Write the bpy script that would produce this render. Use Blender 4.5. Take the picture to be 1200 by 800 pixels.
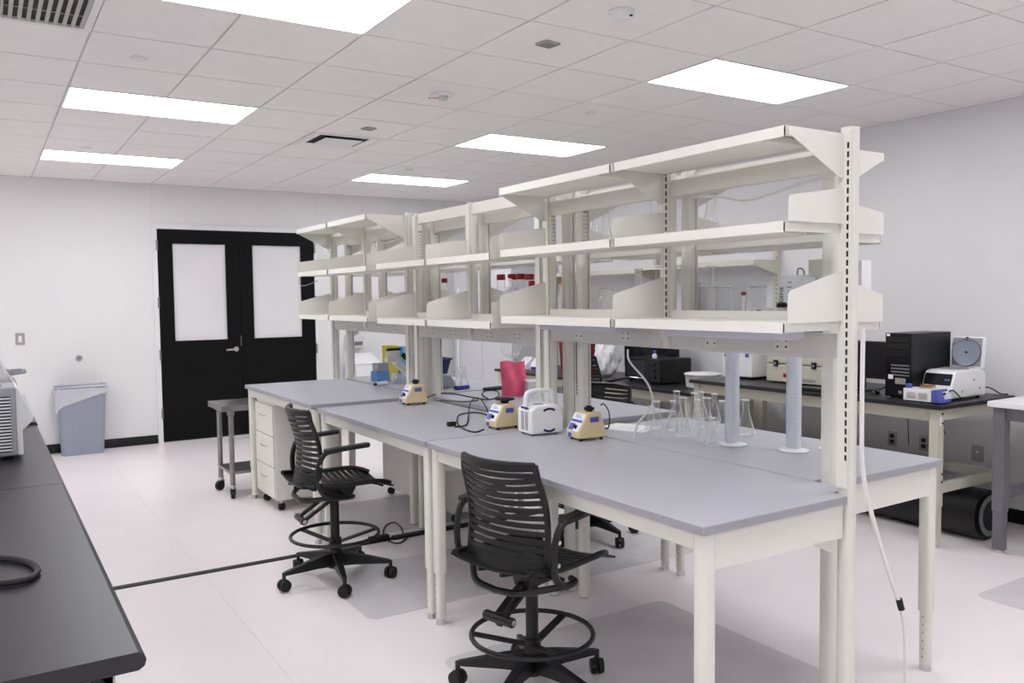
import bpy, math, random
from mathutils import Vector, Matrix
random.seed(7)
for o in list(bpy.data.objects): bpy.data.objects.remove(o)
SC = bpy.context.scene
COL = SC.collection
PI = math.pi

# ------------------------------------------------------------------ camera
CAMZ = 1.62
F_PX, YAW, PIT, ROL = 978.0, math.radians(32.463), math.radians(-3.017), math.radians(-0.691)
_d = Vector((math.sin(YAW)*math.cos(PIT), math.cos(YAW)*math.cos(PIT), math.sin(PIT)))
_r = Vector((math.cos(YAW), -math.sin(YAW), 0)); _u = _r.cross(_d)
CR = math.cos(ROL)*_r + math.sin(ROL)*_u
CU = -math.sin(ROL)*_r + math.cos(ROL)*_u
CD = _d
cam_data = bpy.data.cameras.new('camera'); cam = bpy.data.objects.new('camera', cam_data); COL.objects.link(cam)
cam_data.sensor_width = 36; cam_data.lens = F_PX/1200*36; cam_data.clip_start = 0.05
m = Matrix((CR, CU, -CD)).transposed().to_4x4(); m.translation = (0, 0, CAMZ)
cam.matrix_world = m
SC.camera = cam

def at(u, v, **k):
    """photo pixel -> point on the plane x=, y= or z= that the thing touches"""
    d = (u-600)/F_PX*CR + (400-v)/F_PX*CU + CD
    (a, val), = k.items(); i = 'xyz'.index(a)
    if a == 'z': val -= CAMZ
    p = d*(val/d[i]); return Vector((p.x, p.y, p.z+CAMZ))

# ------------------------------------------------------------------ world, exposure
w = bpy.data.worlds.new('world'); SC.world = w; w.use_nodes = True
w.node_tree.nodes['Background'].inputs[0].default_value = (0.75, 0.75, 0.8, 1)
w.node_tree.nodes['Background'].inputs[1].default_value = 0.3
vs = SC.view_settings
SC.cycles.transparent_max_bounces = 40      # light through stacked glassware
vs.view_transform = 'Standard'; vs.look = 'None'; vs.gamma = 1.0; vs.use_curve_mapping = False
vs.exposure = 0.46
PANEL = 8.0          # emission strength of the ceiling light diffusers

# ------------------------------------------------------------------ materials
def lin(c):
    return tuple(((x/255)/12.92 if x/255 <= .04045 else ((x/255+.055)/1.055)**2.4) for x in c)
MATS = {}
def mat(name, rgb, rough=.5, metal=0., var=.03, scale=20., bump=0., bscale=200., trans=0., ior=1.45, spec=.5, emit=0, coat=0, alpha=1):
    m = bpy.data.materials.new(name); m.use_nodes = True; nt = m.node_tree; b = nt.nodes['Principled BSDF']
    c = lin(rgb)
    b.inputs['Roughness'].default_value = rough; b.inputs['Metallic'].default_value = metal
    b.inputs['IOR'].default_value = ior; b.inputs['Transmission Weight'].default_value = trans
    b.inputs['Specular IOR Level'].default_value = spec; b.inputs['Coat Weight'].default_value = coat
    b.inputs['Alpha'].default_value = alpha
    b.inputs['Base Color'].default_value = (*c, 1)
    if var > 0 or bump > 0:
        tc = nt.nodes.new('ShaderNodeTexCoord')
    if var > 0:
        n = nt.nodes.new('ShaderNodeTexNoise'); n.inputs['Scale'].default_value = scale; n.inputs['Detail'].default_value = 4
        nt.links.new(tc.outputs['Object'], n.inputs['Vector'])
        r = nt.nodes.new('ShaderNodeValToRGB')
        r.color_ramp.elements[0].position = .3; r.color_ramp.elements[1].position = .7
        r.color_ramp.elements[0].color = (*[x*(1-var) for x in c], 1); r.color_ramp.elements[1].color = (*[min(1, x*(1+var)) for x in c], 1)
        nt.links.new(n.outputs['Fac'], r.inputs['Fac']); nt.links.new(r.outputs['Color'], b.inputs['Base Color'])
    if bump > 0:
        n2 = nt.nodes.new('ShaderNodeTexNoise'); n2.inputs['Scale'].default_value = bscale; n2.inputs['Detail'].default_value = 3
        nt.links.new(tc.outputs['Object'], n2.inputs['Vector'])
        bp = nt.nodes.new('ShaderNodeBump'); bp.inputs['Strength'].default_value = bump; bp.inputs['Distance'].default_value = .002
        nt.links.new(n2.outputs['Fac'], bp.inputs['Height']); nt.links.new(bp.outputs['Normal'], b.inputs['Normal'])
    if emit:
        b.inputs['Emission Color'].default_value = (.95, .985, 1.0, 1); b.inputs['Emission Strength'].default_value = emit
    MATS[name] = m; return m
mat('wall', (235, 233, 233), .7, var=.012, scale=2.5, bump=.12, bscale=120)
mat('wall_r', (229, 227, 230), .7, var=.012, scale=2.5, bump=.12, bscale=120)
mat('tile', (249, 245, 244), .9, var=.015, scale=9, bump=.25, bscale=260)
mat('tbar', (226, 221, 221), .6, var=.01)
mat('floor', (243, 234, 236), .30, var=.02, scale=1.8, bump=.05, bscale=30, spec=.4)
mat('diffuser', (255, 255, 255), .5, var=0, emit=PANEL)
mat('white', (236, 235, 236), .5, var=.01)
mat('gloss_white', (240, 240, 242), .28, var=.01)
mat('cream', (228, 225, 217), .42, var=.015, scale=6, bump=.05, bscale=500)
mat('cream_shelf', (231, 228, 221), .4, var=.015, scale=6, bump=.05, bscale=500)
mat('raceway', (217, 214, 209), .45, var=.02)
mat('fixture', (205, 205, 216), .4, var=.02)
mat('laminate', (178, 177, 186), .36, var=.03, scale=60, bump=.05, bscale=400, spec=.45)
mat('laminate_edge', (158, 157, 163), .5, var=.03, scale=40)
mat('epoxy', (42, 40, 44), .34, var=.08, scale=14, bump=.06, bscale=300, spec=.45)
mat('black', (13, 13, 14), .42, var=.1, scale=30, bump=.08, bscale=400)
mat('black_gloss', (16, 16, 19), .16, var=.05)
mat('door_black', (9, 8, 9), .6, var=.08, scale=8, spec=.2)
mat('rubber', (15, 15, 16), .6, var=.05)
mat('dark', (8, 8, 9), .6, var=0)
mat('chair', (15, 15, 17), .38, var=.08, scale=40, bump=.1, bscale=500)
mat('chrome', (205, 205, 208), .22, 1., var=.02)
mat('steel', (150, 148, 146), .28, 1., var=.08, scale=12, bump=.05, bscale=300)
mat('grey', (150, 152, 160), .5, var=.02)
mat('bin_grey', (150, 155, 170), .45, var=.02, bump=.05)
mat('bin_bag', (232, 232, 238), .25, var=.03, trans=.0, alpha=.68, bump=.5, bscale=40)
mat('frost', (232, 229, 231), .65, var=.02, scale=3)
mat('mat_grey', (214, 208, 210), .42, var=.06, scale=4, spec=.4)
mat('beige', (221, 201, 160), .45, var=.02, scale=30)
mat('label_blue', (82, 92, 178), .5, var=.04)
mat('navy', (36, 44, 88), .45, var=.05)
mat('tan', (203, 200, 184), .45, var=.02, scale=8)
mat('leg_grey', (112, 112, 118), .45, var=.03)
mat('fridge', (214, 213, 219), .45, var=.01)
mat('red', (150, 22, 30), .45, var=.04)
mat('dark_red', (128, 26, 34), .45, var=.05)
mat('orange', (236, 138, 36), .45, var=.04)
mat('pink', (232, 92, 128), .35, var=.12, scale=14, bump=.5, bscale=22)
mat('yellow', (226, 212, 92), .5, var=.06, scale=18)
mat('sky_blue', (116, 178, 218), .5, var=.04)
mat('tip_blue', (92, 136, 196), .5, var=.06)
mat('purple_blue', (58, 48, 150), .45, var=.05)
mat('clear_plastic', (244, 245, 248), .2, var=.02, alpha=.3)
mat('milky', (243, 246, 254), .5, var=.02, alpha=.74, trans=.25, ior=1.2)
mat('bag', (246, 246, 250), .3, var=.04, alpha=.9, bump=.5, bscale=30)
def glass_mat(name):
    m = bpy.data.materials.new(name); m.use_nodes = True; nt = m.node_tree; nt.nodes.clear()
    out = nt.nodes.new('ShaderNodeOutputMaterial'); mx = nt.nodes.new('ShaderNodeMixShader'); tr = nt.nodes.new('ShaderNodeBsdfTransparent')
    m2 = nt.nodes.new('ShaderNodeMixShader'); gl = nt.nodes.new('ShaderNodeBsdfGlossy'); df = nt.nodes.new('ShaderNodeBsdfDiffuse')
    tr.inputs[0].default_value = (.97, .975, .975, 1); gl.inputs['Roughness'].default_value = .06; df.inputs[0].default_value = (.95, .95, .97, 1)
    lw = nt.nodes.new('ShaderNodeLayerWeight'); lw.inputs['Blend'].default_value = .3
    rp = nt.nodes.new('ShaderNodeValToRGB'); rp.color_ramp.elements[0].color = (.075, .075, .075, 1); rp.color_ramp.elements[0].position = .12
    rp.color_ramp.elements[1].color = (.92, .92, .92, 1); rp.color_ramp.elements[1].position = .82
    nt.links.new(lw.outputs['Facing'], rp.inputs[0]); nt.links.new(rp.outputs[0], mx.inputs[0])
    m2.inputs[0].default_value = .6; nt.links.new(gl.outputs[0], m2.inputs[1]); nt.links.new(df.outputs[0], m2.inputs[2])  # white diffuse mixed into the grazing edges, standing in for bright reflections
    nt.links.new(tr.outputs[0], mx.inputs[1]); nt.links.new(m2.outputs[0], mx.inputs[2]); nt.links.new(mx.outputs[0], out.inputs[0])
    MATS[name] = m
glass_mat('glass')
mat('glass_bead', (254, 254, 255), .15, var=0, alpha=.85)
mat('paper', (240, 239, 243), .8, var=.01)
mat('ink', (40, 40, 48), .7, var=0)
mat('red_ink', (190, 40, 44), .6, var=0)
mat('oven_glass', (44, 44, 50), .12, var=0)
mat('screen', (24, 24, 30), .18, var=0)
mat('blue_led', (90, 130, 220), .3, var=0, emit=.0)
mat('brass', (178, 140, 84), .3, 1., var=.05)
mat('plate', (176, 172, 166), .4, .6, var=.03)
mat('cable_white', (228, 226, 224), .5, var=.01)

# ------------------------------------------------------------------ mesh helpers
class MB:
    def __init__(s): s.v = []; s.f = []
    def add(s, vs, fs):
        n = len(s.v); s.v += [tuple(p) for p in vs]; s.f += [tuple(i+n for i in f) for f in fs]; return s
    def box(s, x0, x1, y0, y1, z0, z1):
        return s.add([(x0,y0,z0),(x1,y0,z0),(x1,y1,z0),(x0,y1,z0),(x0,y0,z1),(x1,y0,z1),(x1,y1,z1),(x0,y1,z1)],
                     [(3,2,1,0),(4,5,6,7),(0,1,5,4),(1,2,6,5),(2,3,7,6),(3,0,4,7)])
    def bar(s, p, q, w, h=None, up=(0,0,1)):
        """rectangular bar from p to q, width w (sideways) and height h (along up)"""
        h = h or w; p = Vector(p); q = Vector(q); d = (q-p).normalized(); u = Vector(up)
        if abs(d.dot(u)) > .98: u = Vector((1,0,0))
        r = d.cross(u).normalized(); u = r.cross(d)
        vs = [c + r*a*w/2 + u*b*h/2 for c in (p, q) for a, b in ((-1,-1),(1,-1),(1,1),(-1,1))]
        return s.add(vs, [(3,2,1,0),(4,5,6,7),(0,1,5,4),(1,2,6,5),(2,3,7,6),(3,0,4,7)])
    def prism(s, poly, a0, a1, axis='y'):
        """poly of 2D points extruded along axis. axis y: (x,z); x: (y,z); z: (x,y)"""
        def P(p, a): return {'y': (p[0], a, p[1]), 'x': (a, p[0], p[1]), 'z': (p[0], p[1], a)}[axis]
        n = len(poly); vs = [P(p, a0) for p in poly] + [P(p, a1) for p in poly]
        fs = [tuple(range(n)), tuple(range(2*n-1, n-1, -1))] + [(i, i+n, (i+1)%n+n, (i+1)%n) for i in range(n)]
        return s.add(vs, fs)
    def cyl(s, p, q, r0, r1=None, n=14, cap=True):
        r1 = r0 if r1 is None else r1
        p = Vector(p); q = Vector(q); d = (q-p).normalized()
        a = Vector((0,0,1)) if abs(d.z) < .9 else Vector((1,0,0)); e = d.cross(a).normalized(); g = d.cross(e)
        vs = [c + (e*math.cos(t*2*PI/n) + g*math.sin(t*2*PI/n))*r for c, r in ((p, r0), (q, r1)) for t in range(n)]
        fs = [(t, (t+1)%n, (t+1)%n+n, t+n) for t in range(n)]
        if cap: fs += [tuple(range(n-1, -1, -1)), tuple(range(n, 2*n))]
        return s.add(vs, fs)
    def tube(s, pts, r, n=8, closed=False):
        pts = [Vector(p) for p in pts]; N = len(pts); vs = []; prev = None
        for i, p in enumerate(pts):
            d = (pts[(i+1)%N]-pts[i-1]) if closed or 0 < i < N-1 else (pts[1]-pts[0] if i == 0 else pts[-1]-pts[-2])
            d.normalize()
            if prev is None:
                a = Vector((0,0,1)) if abs(d.z) < .9 else Vector((1,0,0)); e = d.cross(a).normalized()
            else:
                e = (prev - d*prev.dot(d)); e = e.normalized() if e.length > 1e-6 else d.orthogonal().normalized()
            prev = e; g = d.cross(e)
            vs += [p + (e*math.cos(t*2*PI/n)+g*math.sin(t*2*PI/n))*r for t in range(n)]
        fs = []
        for i in range(N if closed else N-1):
            j = (i+1) % N
            fs += [(i*n+t, i*n+(t+1)%n, j*n+(t+1)%n, j*n+t) for t in range(n)]
        if not closed: fs += [tuple(range(n-1, -1, -1)), tuple(range((N-1)*n, N*n))]
        return s.add(vs, fs)
    def lathe(s, prof, n=24, c=(0,0,0)):
        vs = []; ring = []
        for r, z in prof:
            if r < 1e-6: ring.append([len(vs)]); vs.append((c[0], c[1], c[2]+z))
            else:
                ring.append(list(range(len(vs), len(vs)+n)))
                vs += [(c[0]+r*math.cos(t*2*PI/n), c[1]+r*math.sin(t*2*PI/n), c[2]+z) for t in range(n)]
        fs = []
        for A, B in zip(ring, ring[1:]):
            for t in range(n):
                a, b = A[t % len(A)], A[(t+1) % len(A)]; c2, d2 = B[(t+1) % len(B)], B[t % len(B)]
                f = []
                for i in (a, b, c2, d2):
                    if i not in f: f.append(i)
                if len(f) > 2: fs.append(tuple(f))
        return s.add(vs, fs)
    def xf(s, M):
        s.v = [tuple(M @ Vector(p)) for p in s.v]; return s
    def mesh(s, name, mt, smooth=False):
        me = bpy.data.meshes.new(name); me.from_pydata(s.v, [], s.f); me.update()
        import bmesh
        bm = bmesh.new(); bm.from_mesh(me); bmesh.ops.recalc_face_normals(bm, faces=bm.faces); bm.to_mesh(me); bm.free()
        if smooth:
            me.polygons.foreach_set('use_smooth', [True]*len(me.polygons))
        me.materials.append(MATS[mt]); return me
    def build(s, name, mt, parent=None, smooth=False, bevel=0, loc=None, label=None, seg=2):
        o = bpy.data.objects.new(name, s.mesh(name, mt, smooth)); COL.objects.link(o)
        if parent: o.parent = parent
        if loc is not None: o.location = loc
        if bevel:
            b = o.modifiers.new('bevel', 'BEVEL'); b.width = bevel; b.segments = seg; b.limit_method = 'ANGLE'; b.angle_limit = .6
        if smooth:
            e = o.modifiers.new('split', 'EDGE_SPLIT'); e.split_angle = .75
        if label: o['label'] = label
        return o
def box(*a): return MB().box(*a)
def cbox(x, y, z, sx, sy, sz): return MB().box(x-sx/2, x+sx/2, y-sy/2, y+sy/2, z, z+sz)
def rrect(x0, x1, y0, y1, r, n=6):
    out = []
    for cx, cy, a in ((x1-r, y1-r, 0), (x0+r, y1-r, PI/2), (x0+r, y0+r, PI), (x1-r, y0+r, 1.5*PI)):
        out += [(cx+r*math.cos(a+t*PI/2/n), cy+r*math.sin(a+t*PI/2/n)) for t in range(n+1)]
    return out
def tag(o, label, cat, group=None):
    o['label'] = label; o['category'] = cat
    if group: o['group'] = group
    return o
def thing(name, label, cat, loc=(0,0,0), rz=0, group=None):
    o = bpy.data.objects.new(name, None); COL.objects.link(o); o.location = loc; o.rotation_euler = (0, 0, rz)
    o.empty_display_size = .1
    return tag(o, label, cat, group)
def struct(o): o['kind'] = 'structure'; return o
def stuff(o): o['kind'] = 'stuff'; return o
def dup(o, parent=None, loc=None, rz=None, label=None):
    c = o.copy(); COL.objects.link(c)
    if parent: c.parent = parent
    if loc is not None: c.location = loc
    if rz is not None: c.rotation_euler = (0, 0, rz)
    if label: c['label'] = label
    for ch in list(o.children): dup(ch, c)
    return c
def smooth_path(pts, k=6):
    pts = [Vector(p) for p in pts]; out = []
    P = [pts[0]*2-pts[1]] + pts + [pts[-1]*2-pts[-2]]
    for i in range(1, len(P)-2):
        a, b, c, d = P[i-1:i+3]
        for t in range(k):
            t /= k
            out.append(.5*((2*b)+(-a+c)*t+(2*a-5*b+4*c-d)*t*t+(-a+3*b-3*c+d)*t**3))
    out.append(pts[-1]); return out
def text(body, size, mt, name, parent=None, loc=(0,0,0), rot=(0,0,0), align='CENTER', depth=.0004):
    cu = bpy.data.curves.new(name, 'FONT'); cu.body = body; cu.size = size; cu.align_x = align; cu.align_y = 'CENTER'; cu.extrude = depth
    t = bpy.data.objects.new(name, cu); COL.objects.link(t)
    dg = bpy.context.evaluated_depsgraph_get(); me = bpy.data.meshes.new_from_object(t.evaluated_get(dg))
    bpy.data.objects.remove(t); me.materials.clear(); me.materials.append(MATS[mt])
    o = bpy.data.objects.new(name, me); COL.objects.link(o)
    if parent: o.parent = parent
    o.location = loc; o.rotation_euler = rot; return o

# ------------------------------------------------------------------ room shell
XR, YF, XL, YB, HC = 6.06, 10.2, -4.0, -3.6, 2.95
fl = struct(box(XL, XR, YB, YF, -.08, -.002).build('floor', 'tbar'))
xs = [XL, -1.55, 0.28, 1.06, 2.89, 4.72, XR]; ys = [YB, 0.0, 5.145, YF]
for i in range(len(xs)-1):
    for j in range(len(ys)-1):
        box(xs[i]+.0008, xs[i+1]-.0008, ys[j]+.0008, ys[j+1]-.0008, -.002, 0).build('vinyl_sheet', 'floor', fl)
# far wall with the opening of the double door
DX0, DX1, DH = 1.715, 3.56, 2.452
wf = MB().box(XL, DX0, YF, YF+.15, 0, HC).box(DX1, XR, YF, YF+.15, 0, HC).box(DX0, DX1, YF, YF+.15, DH, HC)
wf = struct(wf.build('wall_far', 'wall'))
for x in (DX0-.035, DX1+.035):
    box(x-.002, x+.002, YF-.0015, YF, DH+.07, HC).build('panel_seam', 'tbar', wf)
box(DX0-.035, DX1+.035, YF-.0015, YF, DH+.068, DH+.072).build('panel_seam', 'tbar', wf)
struct(box(XR, XR+.12, YB, YF, 0, HC).build('wall_right', 'wall_r'))
struct(box(XL-.12, XL, YB, YF, 0, HC).build('wall_left', 'wall'))
struct(box(XL-.12, XR+.12, YB-.12, YB, 0, HC).build('wall_back', 'wall'))
for a, b, n in ((XL, DX0-.05, 'baseboard_far'), (DX1+.05, XR, 'baseboard_far')):
    struct(box(a, b, YF-.012, YF, 0, .1).build(n, 'black', bevel=.004))
struct(box(XR-.012, XR, YB, YF-.02, 0, .1).build('baseboard_right', 'black', bevel=.004))

# double door
tr = MB()
tr.box(DX0-.045, DX0+.006, YF-.02, YF+.1, 0, DH+.045).box(DX1-.006, DX1+.045, YF-.02, YF+.1, 0, DH+.045).box(DX0+.006, DX1-.006, YF-.02, YF+.1, DH-.004, DH+.045)
struct(tr.build('trim_1', 'white', bevel=.003))
xm = (DX0+DX1)/2
def leaf(name, x0, x1, wx0, wx1, hinge_x):
    d = MB(); y0, y1 = YF-.008, YF+.04; z0, z1 = .008, DH-.008; wz0, wz1 = 1.165, 2.285
    d.box(x0, wx0, y0, y1, z0, z1).box(wx1, x1, y0, y1, z0, z1).box(wx0, wx1, y0, y1, z0, wz0).box(wx0, wx1, y0, y1, wz1, z1)
    o = struct(d.build(name, 'door_black'))
    box(wx0, wx1, YF+.012, YF+.02, wz0, wz1).build('frosted_pane', 'frost', o)
    st = MB()
    for a in ((wx0-.012, wx0, wz0-.012, wz1+.012), (wx1, wx1+.012, wz0-.012, wz1+.012)): st.box(a[0], a[1], YF-.014, YF-.008, a[2], a[3])
    for a in ((wz0-.012, wz0), (wz1, wz1+.012)): st.box(wx0, wx1, YF-.014, YF-.008, a[0], a[1])
    st.build('glazing_bead', 'door_black', o)
    for z in (.28, .95, 1.55, 2.2):
        MB().cyl((hinge_x, YF-.026, z), (hinge_x, YF-.026, z+.12), .011).build('hinge', 'steel', o)
    return o
d1 = leaf('door_1', DX0+.008, xm-.003, 1.885, 2.475, DX0+.002)
d2 = leaf('door_2', xm+.003, DX1-.008, 2.79, 3.385, DX1-.002)
h = MB().cyl((2.565, YF-.008, 1.045), (2.565, YF-.035, 1.045), .03).cyl((2.565, YF-.02, 1.045), (2.565, YF-.062, 1.045), .011)
h.bar((2.572, YF-.06, 1.045), (2.44, YF-.06, 1.04), .014, .02)
h.build('lever_handle', 'chrome', d1, bevel=.002)
box(xm-.012, xm-.004, YF-.012, YF-.007, 1.08, 1.2).build('strike_plate', 'steel', d2)

# ceiling: slab with the runners, tiles hung just below
T = .6096; GX, GY = 3.541, 3.398
ci = {-5:-4.972, -4:-4.04, -3:-3.05, -2:-2.055, -1:-1.027, 0:0, 1:1.006, 2:2.002, 3:2.964, 4:3.965}
rj = {-1:-.986, 0:0, 1:.981, 2:2.006, 3:3.003, 4:4.034, 5:5.066, 6:6.07, 7:7.08, 8:8.082, 9:9.031, 10:10.03, 11:11.03}
def gxp(i): return GX + T*ci.get(i, ci[-5]+(i+5))
def gyp(j): return GY + T*rj.get(j, rj[-1]+(j+1))
ce = struct(box(XL, XR, YB, YF, HC+.009, HC+.1).build('ceiling', 'tbar'))
LIGHTS = [(i, j) for i in (-10, -5, 0) for j in (-8, -4, 0, 4, 8)]
VENTS = {(-7, 0): 'grille', (-7, 1): 'grille'}
skip = set()
for i, j in LIGHTS: skip |= {(i, j), (i+1, j)}
skip |= {(-6, 0), (-6, 1), (-7, 0), (-7, 1), (-2, 5)}
tile_me = None
for i in range(-13, 5):
    for j in range(-12, 12):
        x0 = gxp(i); x1 = gxp(i+1) if i < 4 else XR; y0 = gyp(j); y1 = gyp(j+1) if j < 11 else YF
        if (i, j) in skip or x1 < XL+.02 or y1 < YB+.02: continue
        x0 = max(x0, XL); y0 = max(y0, YB)
        if i < -6 or j < -3:      # out of the picture: plain tile
            pass
        dz = random.uniform(0, .0008)
        b = MB(); e = .006
        b.add([(x0+e,y0+e,HC+.009),(x1-e,y0+e,HC+.009),(x1-e,y1-e,HC+.009),(x0+e,y1-e,HC+.009),
               (x0+e,y0+e,HC+dz),(x1-e,y0+e,HC+dz),(x1-e,y1-e,HC+dz),(x0+e,y1-e,HC+dz)],
              [(0,1,2,3),(7,6,5,4),(0,4,5,1),(1,5,6,2),(2,6,7,3),(3,7,4,0)])
        b.build('ceiling_tile', 'tile', ce)
for i, j in LIGHTS:
    x0, x1, y0, y1 = gxp(i), gxp(i+2), gyp(j), gyp(j+1)
    vis = i in (-5, 0) and j >= 0
    col = {-10: 'far out past the side counter', -5: 'on the trash bin side', 0: 'on the computer side'}[i]
    row = {0: 'just past the smoke detector', 4: 'midway along', 8: 'nearest the doors', -4: 'away from the doors', -8: 'at the back wall'}[j]
    t = thing('ceiling_light', f'flat white light panel {col}, {row}', 'light', ((x0+x1)/2, (y0+y1)/2, HC-.004), 0, 'recessed ceiling light panels')
    a, b = (x1-x0)/2, (y1-y0)/2
    fr = MB().box(-a, a, -b, -b+.014, 0, .012).box(-a, a, b-.014, b, 0, .012).box(-a, -a+.014, -b+.014, b-.014, 0, .012).box(a-.014, a, -b+.014, b-.014, 0, .012)
    fr.build('frame', 'white', t)
    box(-a+.014, a-.014, -b+.014, b-.014, .002, .011).build('diffuser', 'diffuser', t)

# ------------------------------------------------------------------ things on the ceiling
def on_ceiling(u, v): p = at(u, v, z=HC); return p
# return grille, upper left corner of the picture
gx1 = gxp(-5); gy0, gy1 = gyp(0), gyp(2)
gt = thing('return_grille', 'white louvred return air grille with dark slots in the ceiling', 'vent', ((gxp(-6)+gx1)/2, (gy0+gy1)/2, HC-.008))
a, b = (gx1-gxp(-6))/2, (gy1-gy0)/2
MB().box(-a, a, -b, -b+.035, 0, .016).box(-a, a, b-.035, b, 0, .016).box(-a, -a+.035, -b+.035, b-.035, 0, .016).box(a-.035, a, -b+.035, b-.035, 0, .016).build('frame', 'white', gt, bevel=.002)
box(-a+.03, a-.03, -b+.03, b-.03, .0155, .017).build('duct_back', 'dark', gt)
n = 15
for k in range(n):
    x = -a+.045 + k*(2*a-.09)/(n-1)
    MB().bar((x, -b+.035, .008), (x, b-.035, .008), .017, .006, up=(.25, 0, 1)).build('louvre', 'plate', gt)
for y in (-b+.2, 0, b-.2): box(-a+.035, a-.035, y-.004, y+.004, .011, .015).build('cross_bar', 'plate', gt)
# supply diffuser
x0, x1, y0, y1 = gxp(-2), gxp(-1), gyp(5), gyp(6)
st = thing('supply_diffuser', 'square white supply air diffuser with dark throat in the ceiling', 'vent', ((x0+x1)/2, (y0+y1)/2, HC-.006))
a = (x1-x0)/2; b = (y1-y0)/2
def ringm(a0, b0, z0, a1, b1, z1):
    q = [(-1,-1),(1,-1),(1,1),(-1,1)]
    return MB().add([(s*a0, t*b0, z0) for s, t in q]+[(s*a1, t*b1, z1) for s, t in q], [(i, (i+1)%4, (i+1)%4+4, i+4) for i in range(4)])
ringm(a, b, .004, a-.05, b-.05, 0).build('flange', 'white', st)
ringm(a-.05, b-.05, 0, a-.1, b-.1, .0145).build('cone', 'tile', st)
box(-a+.1, a-.1, -b+.1, b-.1, .0146, .015).build('throat', 'dark', st)
box(-a+.15, a-.15, -b+.15, b-.15, -.004, .002).build('plaque', 'white', st, bevel=.002)
def cap(name, u, v, r, label, h=.008):
    p = on_ceiling(u, v)
    tag(MB().lathe([(0, 0), (r*.8, 0), (r, .004), (r, h), (0, h)], 20).build(name, 'white', loc=(p.x, p.y, HC-h), smooth=True), label, 'sprinkler', 'concealed sprinkler cover plates')
cap('sprinkler_cover', 163, 68, .045, 'white round sprinkler cover plate near the return grille')
cap('sprinkler_cover', 101, 173.5, .045, 'white round sprinkler cover plate beside the light over the bin')
cap('sprinkler_cover', 693, 132, .045, 'white round sprinkler cover plate between smoke detector and door side light')
cap('sprinkler_cover', 479, 198.5, .045, 'white round sprinkler cover plate by the light above the far bench')
cap('sprinkler_cover', 396, 164, .04, 'white round sprinkler cover plate beside the supply diffuser')
p = on_ceiling(728, 13)
t = thing('smoke_detector', 'round white smoke detector with stepped body on the ceiling', 'detector', (p.x, p.y, HC-.045))
MB().lathe([(0, .033), (.055, .033), (.062, .036), (.062, .045), (0, .045)], 28).build('base', 'white', t, smooth=True)
MB().lathe([(0, 0), (.034, 0), (.042, .006), (.048, .018), (.05, .033), (0, .033)], 28).build('sensor', 'gloss_white', t, smooth=True)
box(.012, .028, -.05, -.044, .012, .018).build('indicator', 'dark', t)
p = on_ceiling(518, 110)
t = thing('fire_strobe', 'round white fire alarm strobe lettered FIRE in red', 'alarm', (p.x, p.y, HC-.05), -YAW)
MB().lathe([(0, .03), (.07, .03), (.078, .035), (.08, .05), (0, .05)], 30).build('base', 'white', t, smooth=True)
MB().lathe([(0, .0), (.02, .002), (.03, .012), (.033, .03), (0, .03)], 20, (.01, -.015, 0)).build('strobe_lens', 'clear_plastic', t, smooth=True)
text('FIRE', .052, 'red_ink', 'lettering', t, (-.045, .03, .0296), (PI, 0, 0))
for u, v, w_, l, lab in ((642, 50.5, .1, .045, 'large'), (432, 150, .09, .045, 'small')):
    p = on_ceiling(u, v)
    t = thing('wireless_sensor', f'{"grey flat rectangular sensor near the round smoke detector" if lab=="large" else "grey flat rectangular sensor near the square supply diffuser"}', 'sensor', (p.x, p.y, HC-.012), math.radians(8))
    box(-w_/2, w_/2, -l, l, 0, .012).build('case', 'plate', t, bevel=.003)
    for k in range(4): box(-w_/2+.01, w_/2-.01, -l+.014+k*.018, -l+.022+k*.018, -.001, 0).build('slot', 'leg_grey', t)

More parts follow.
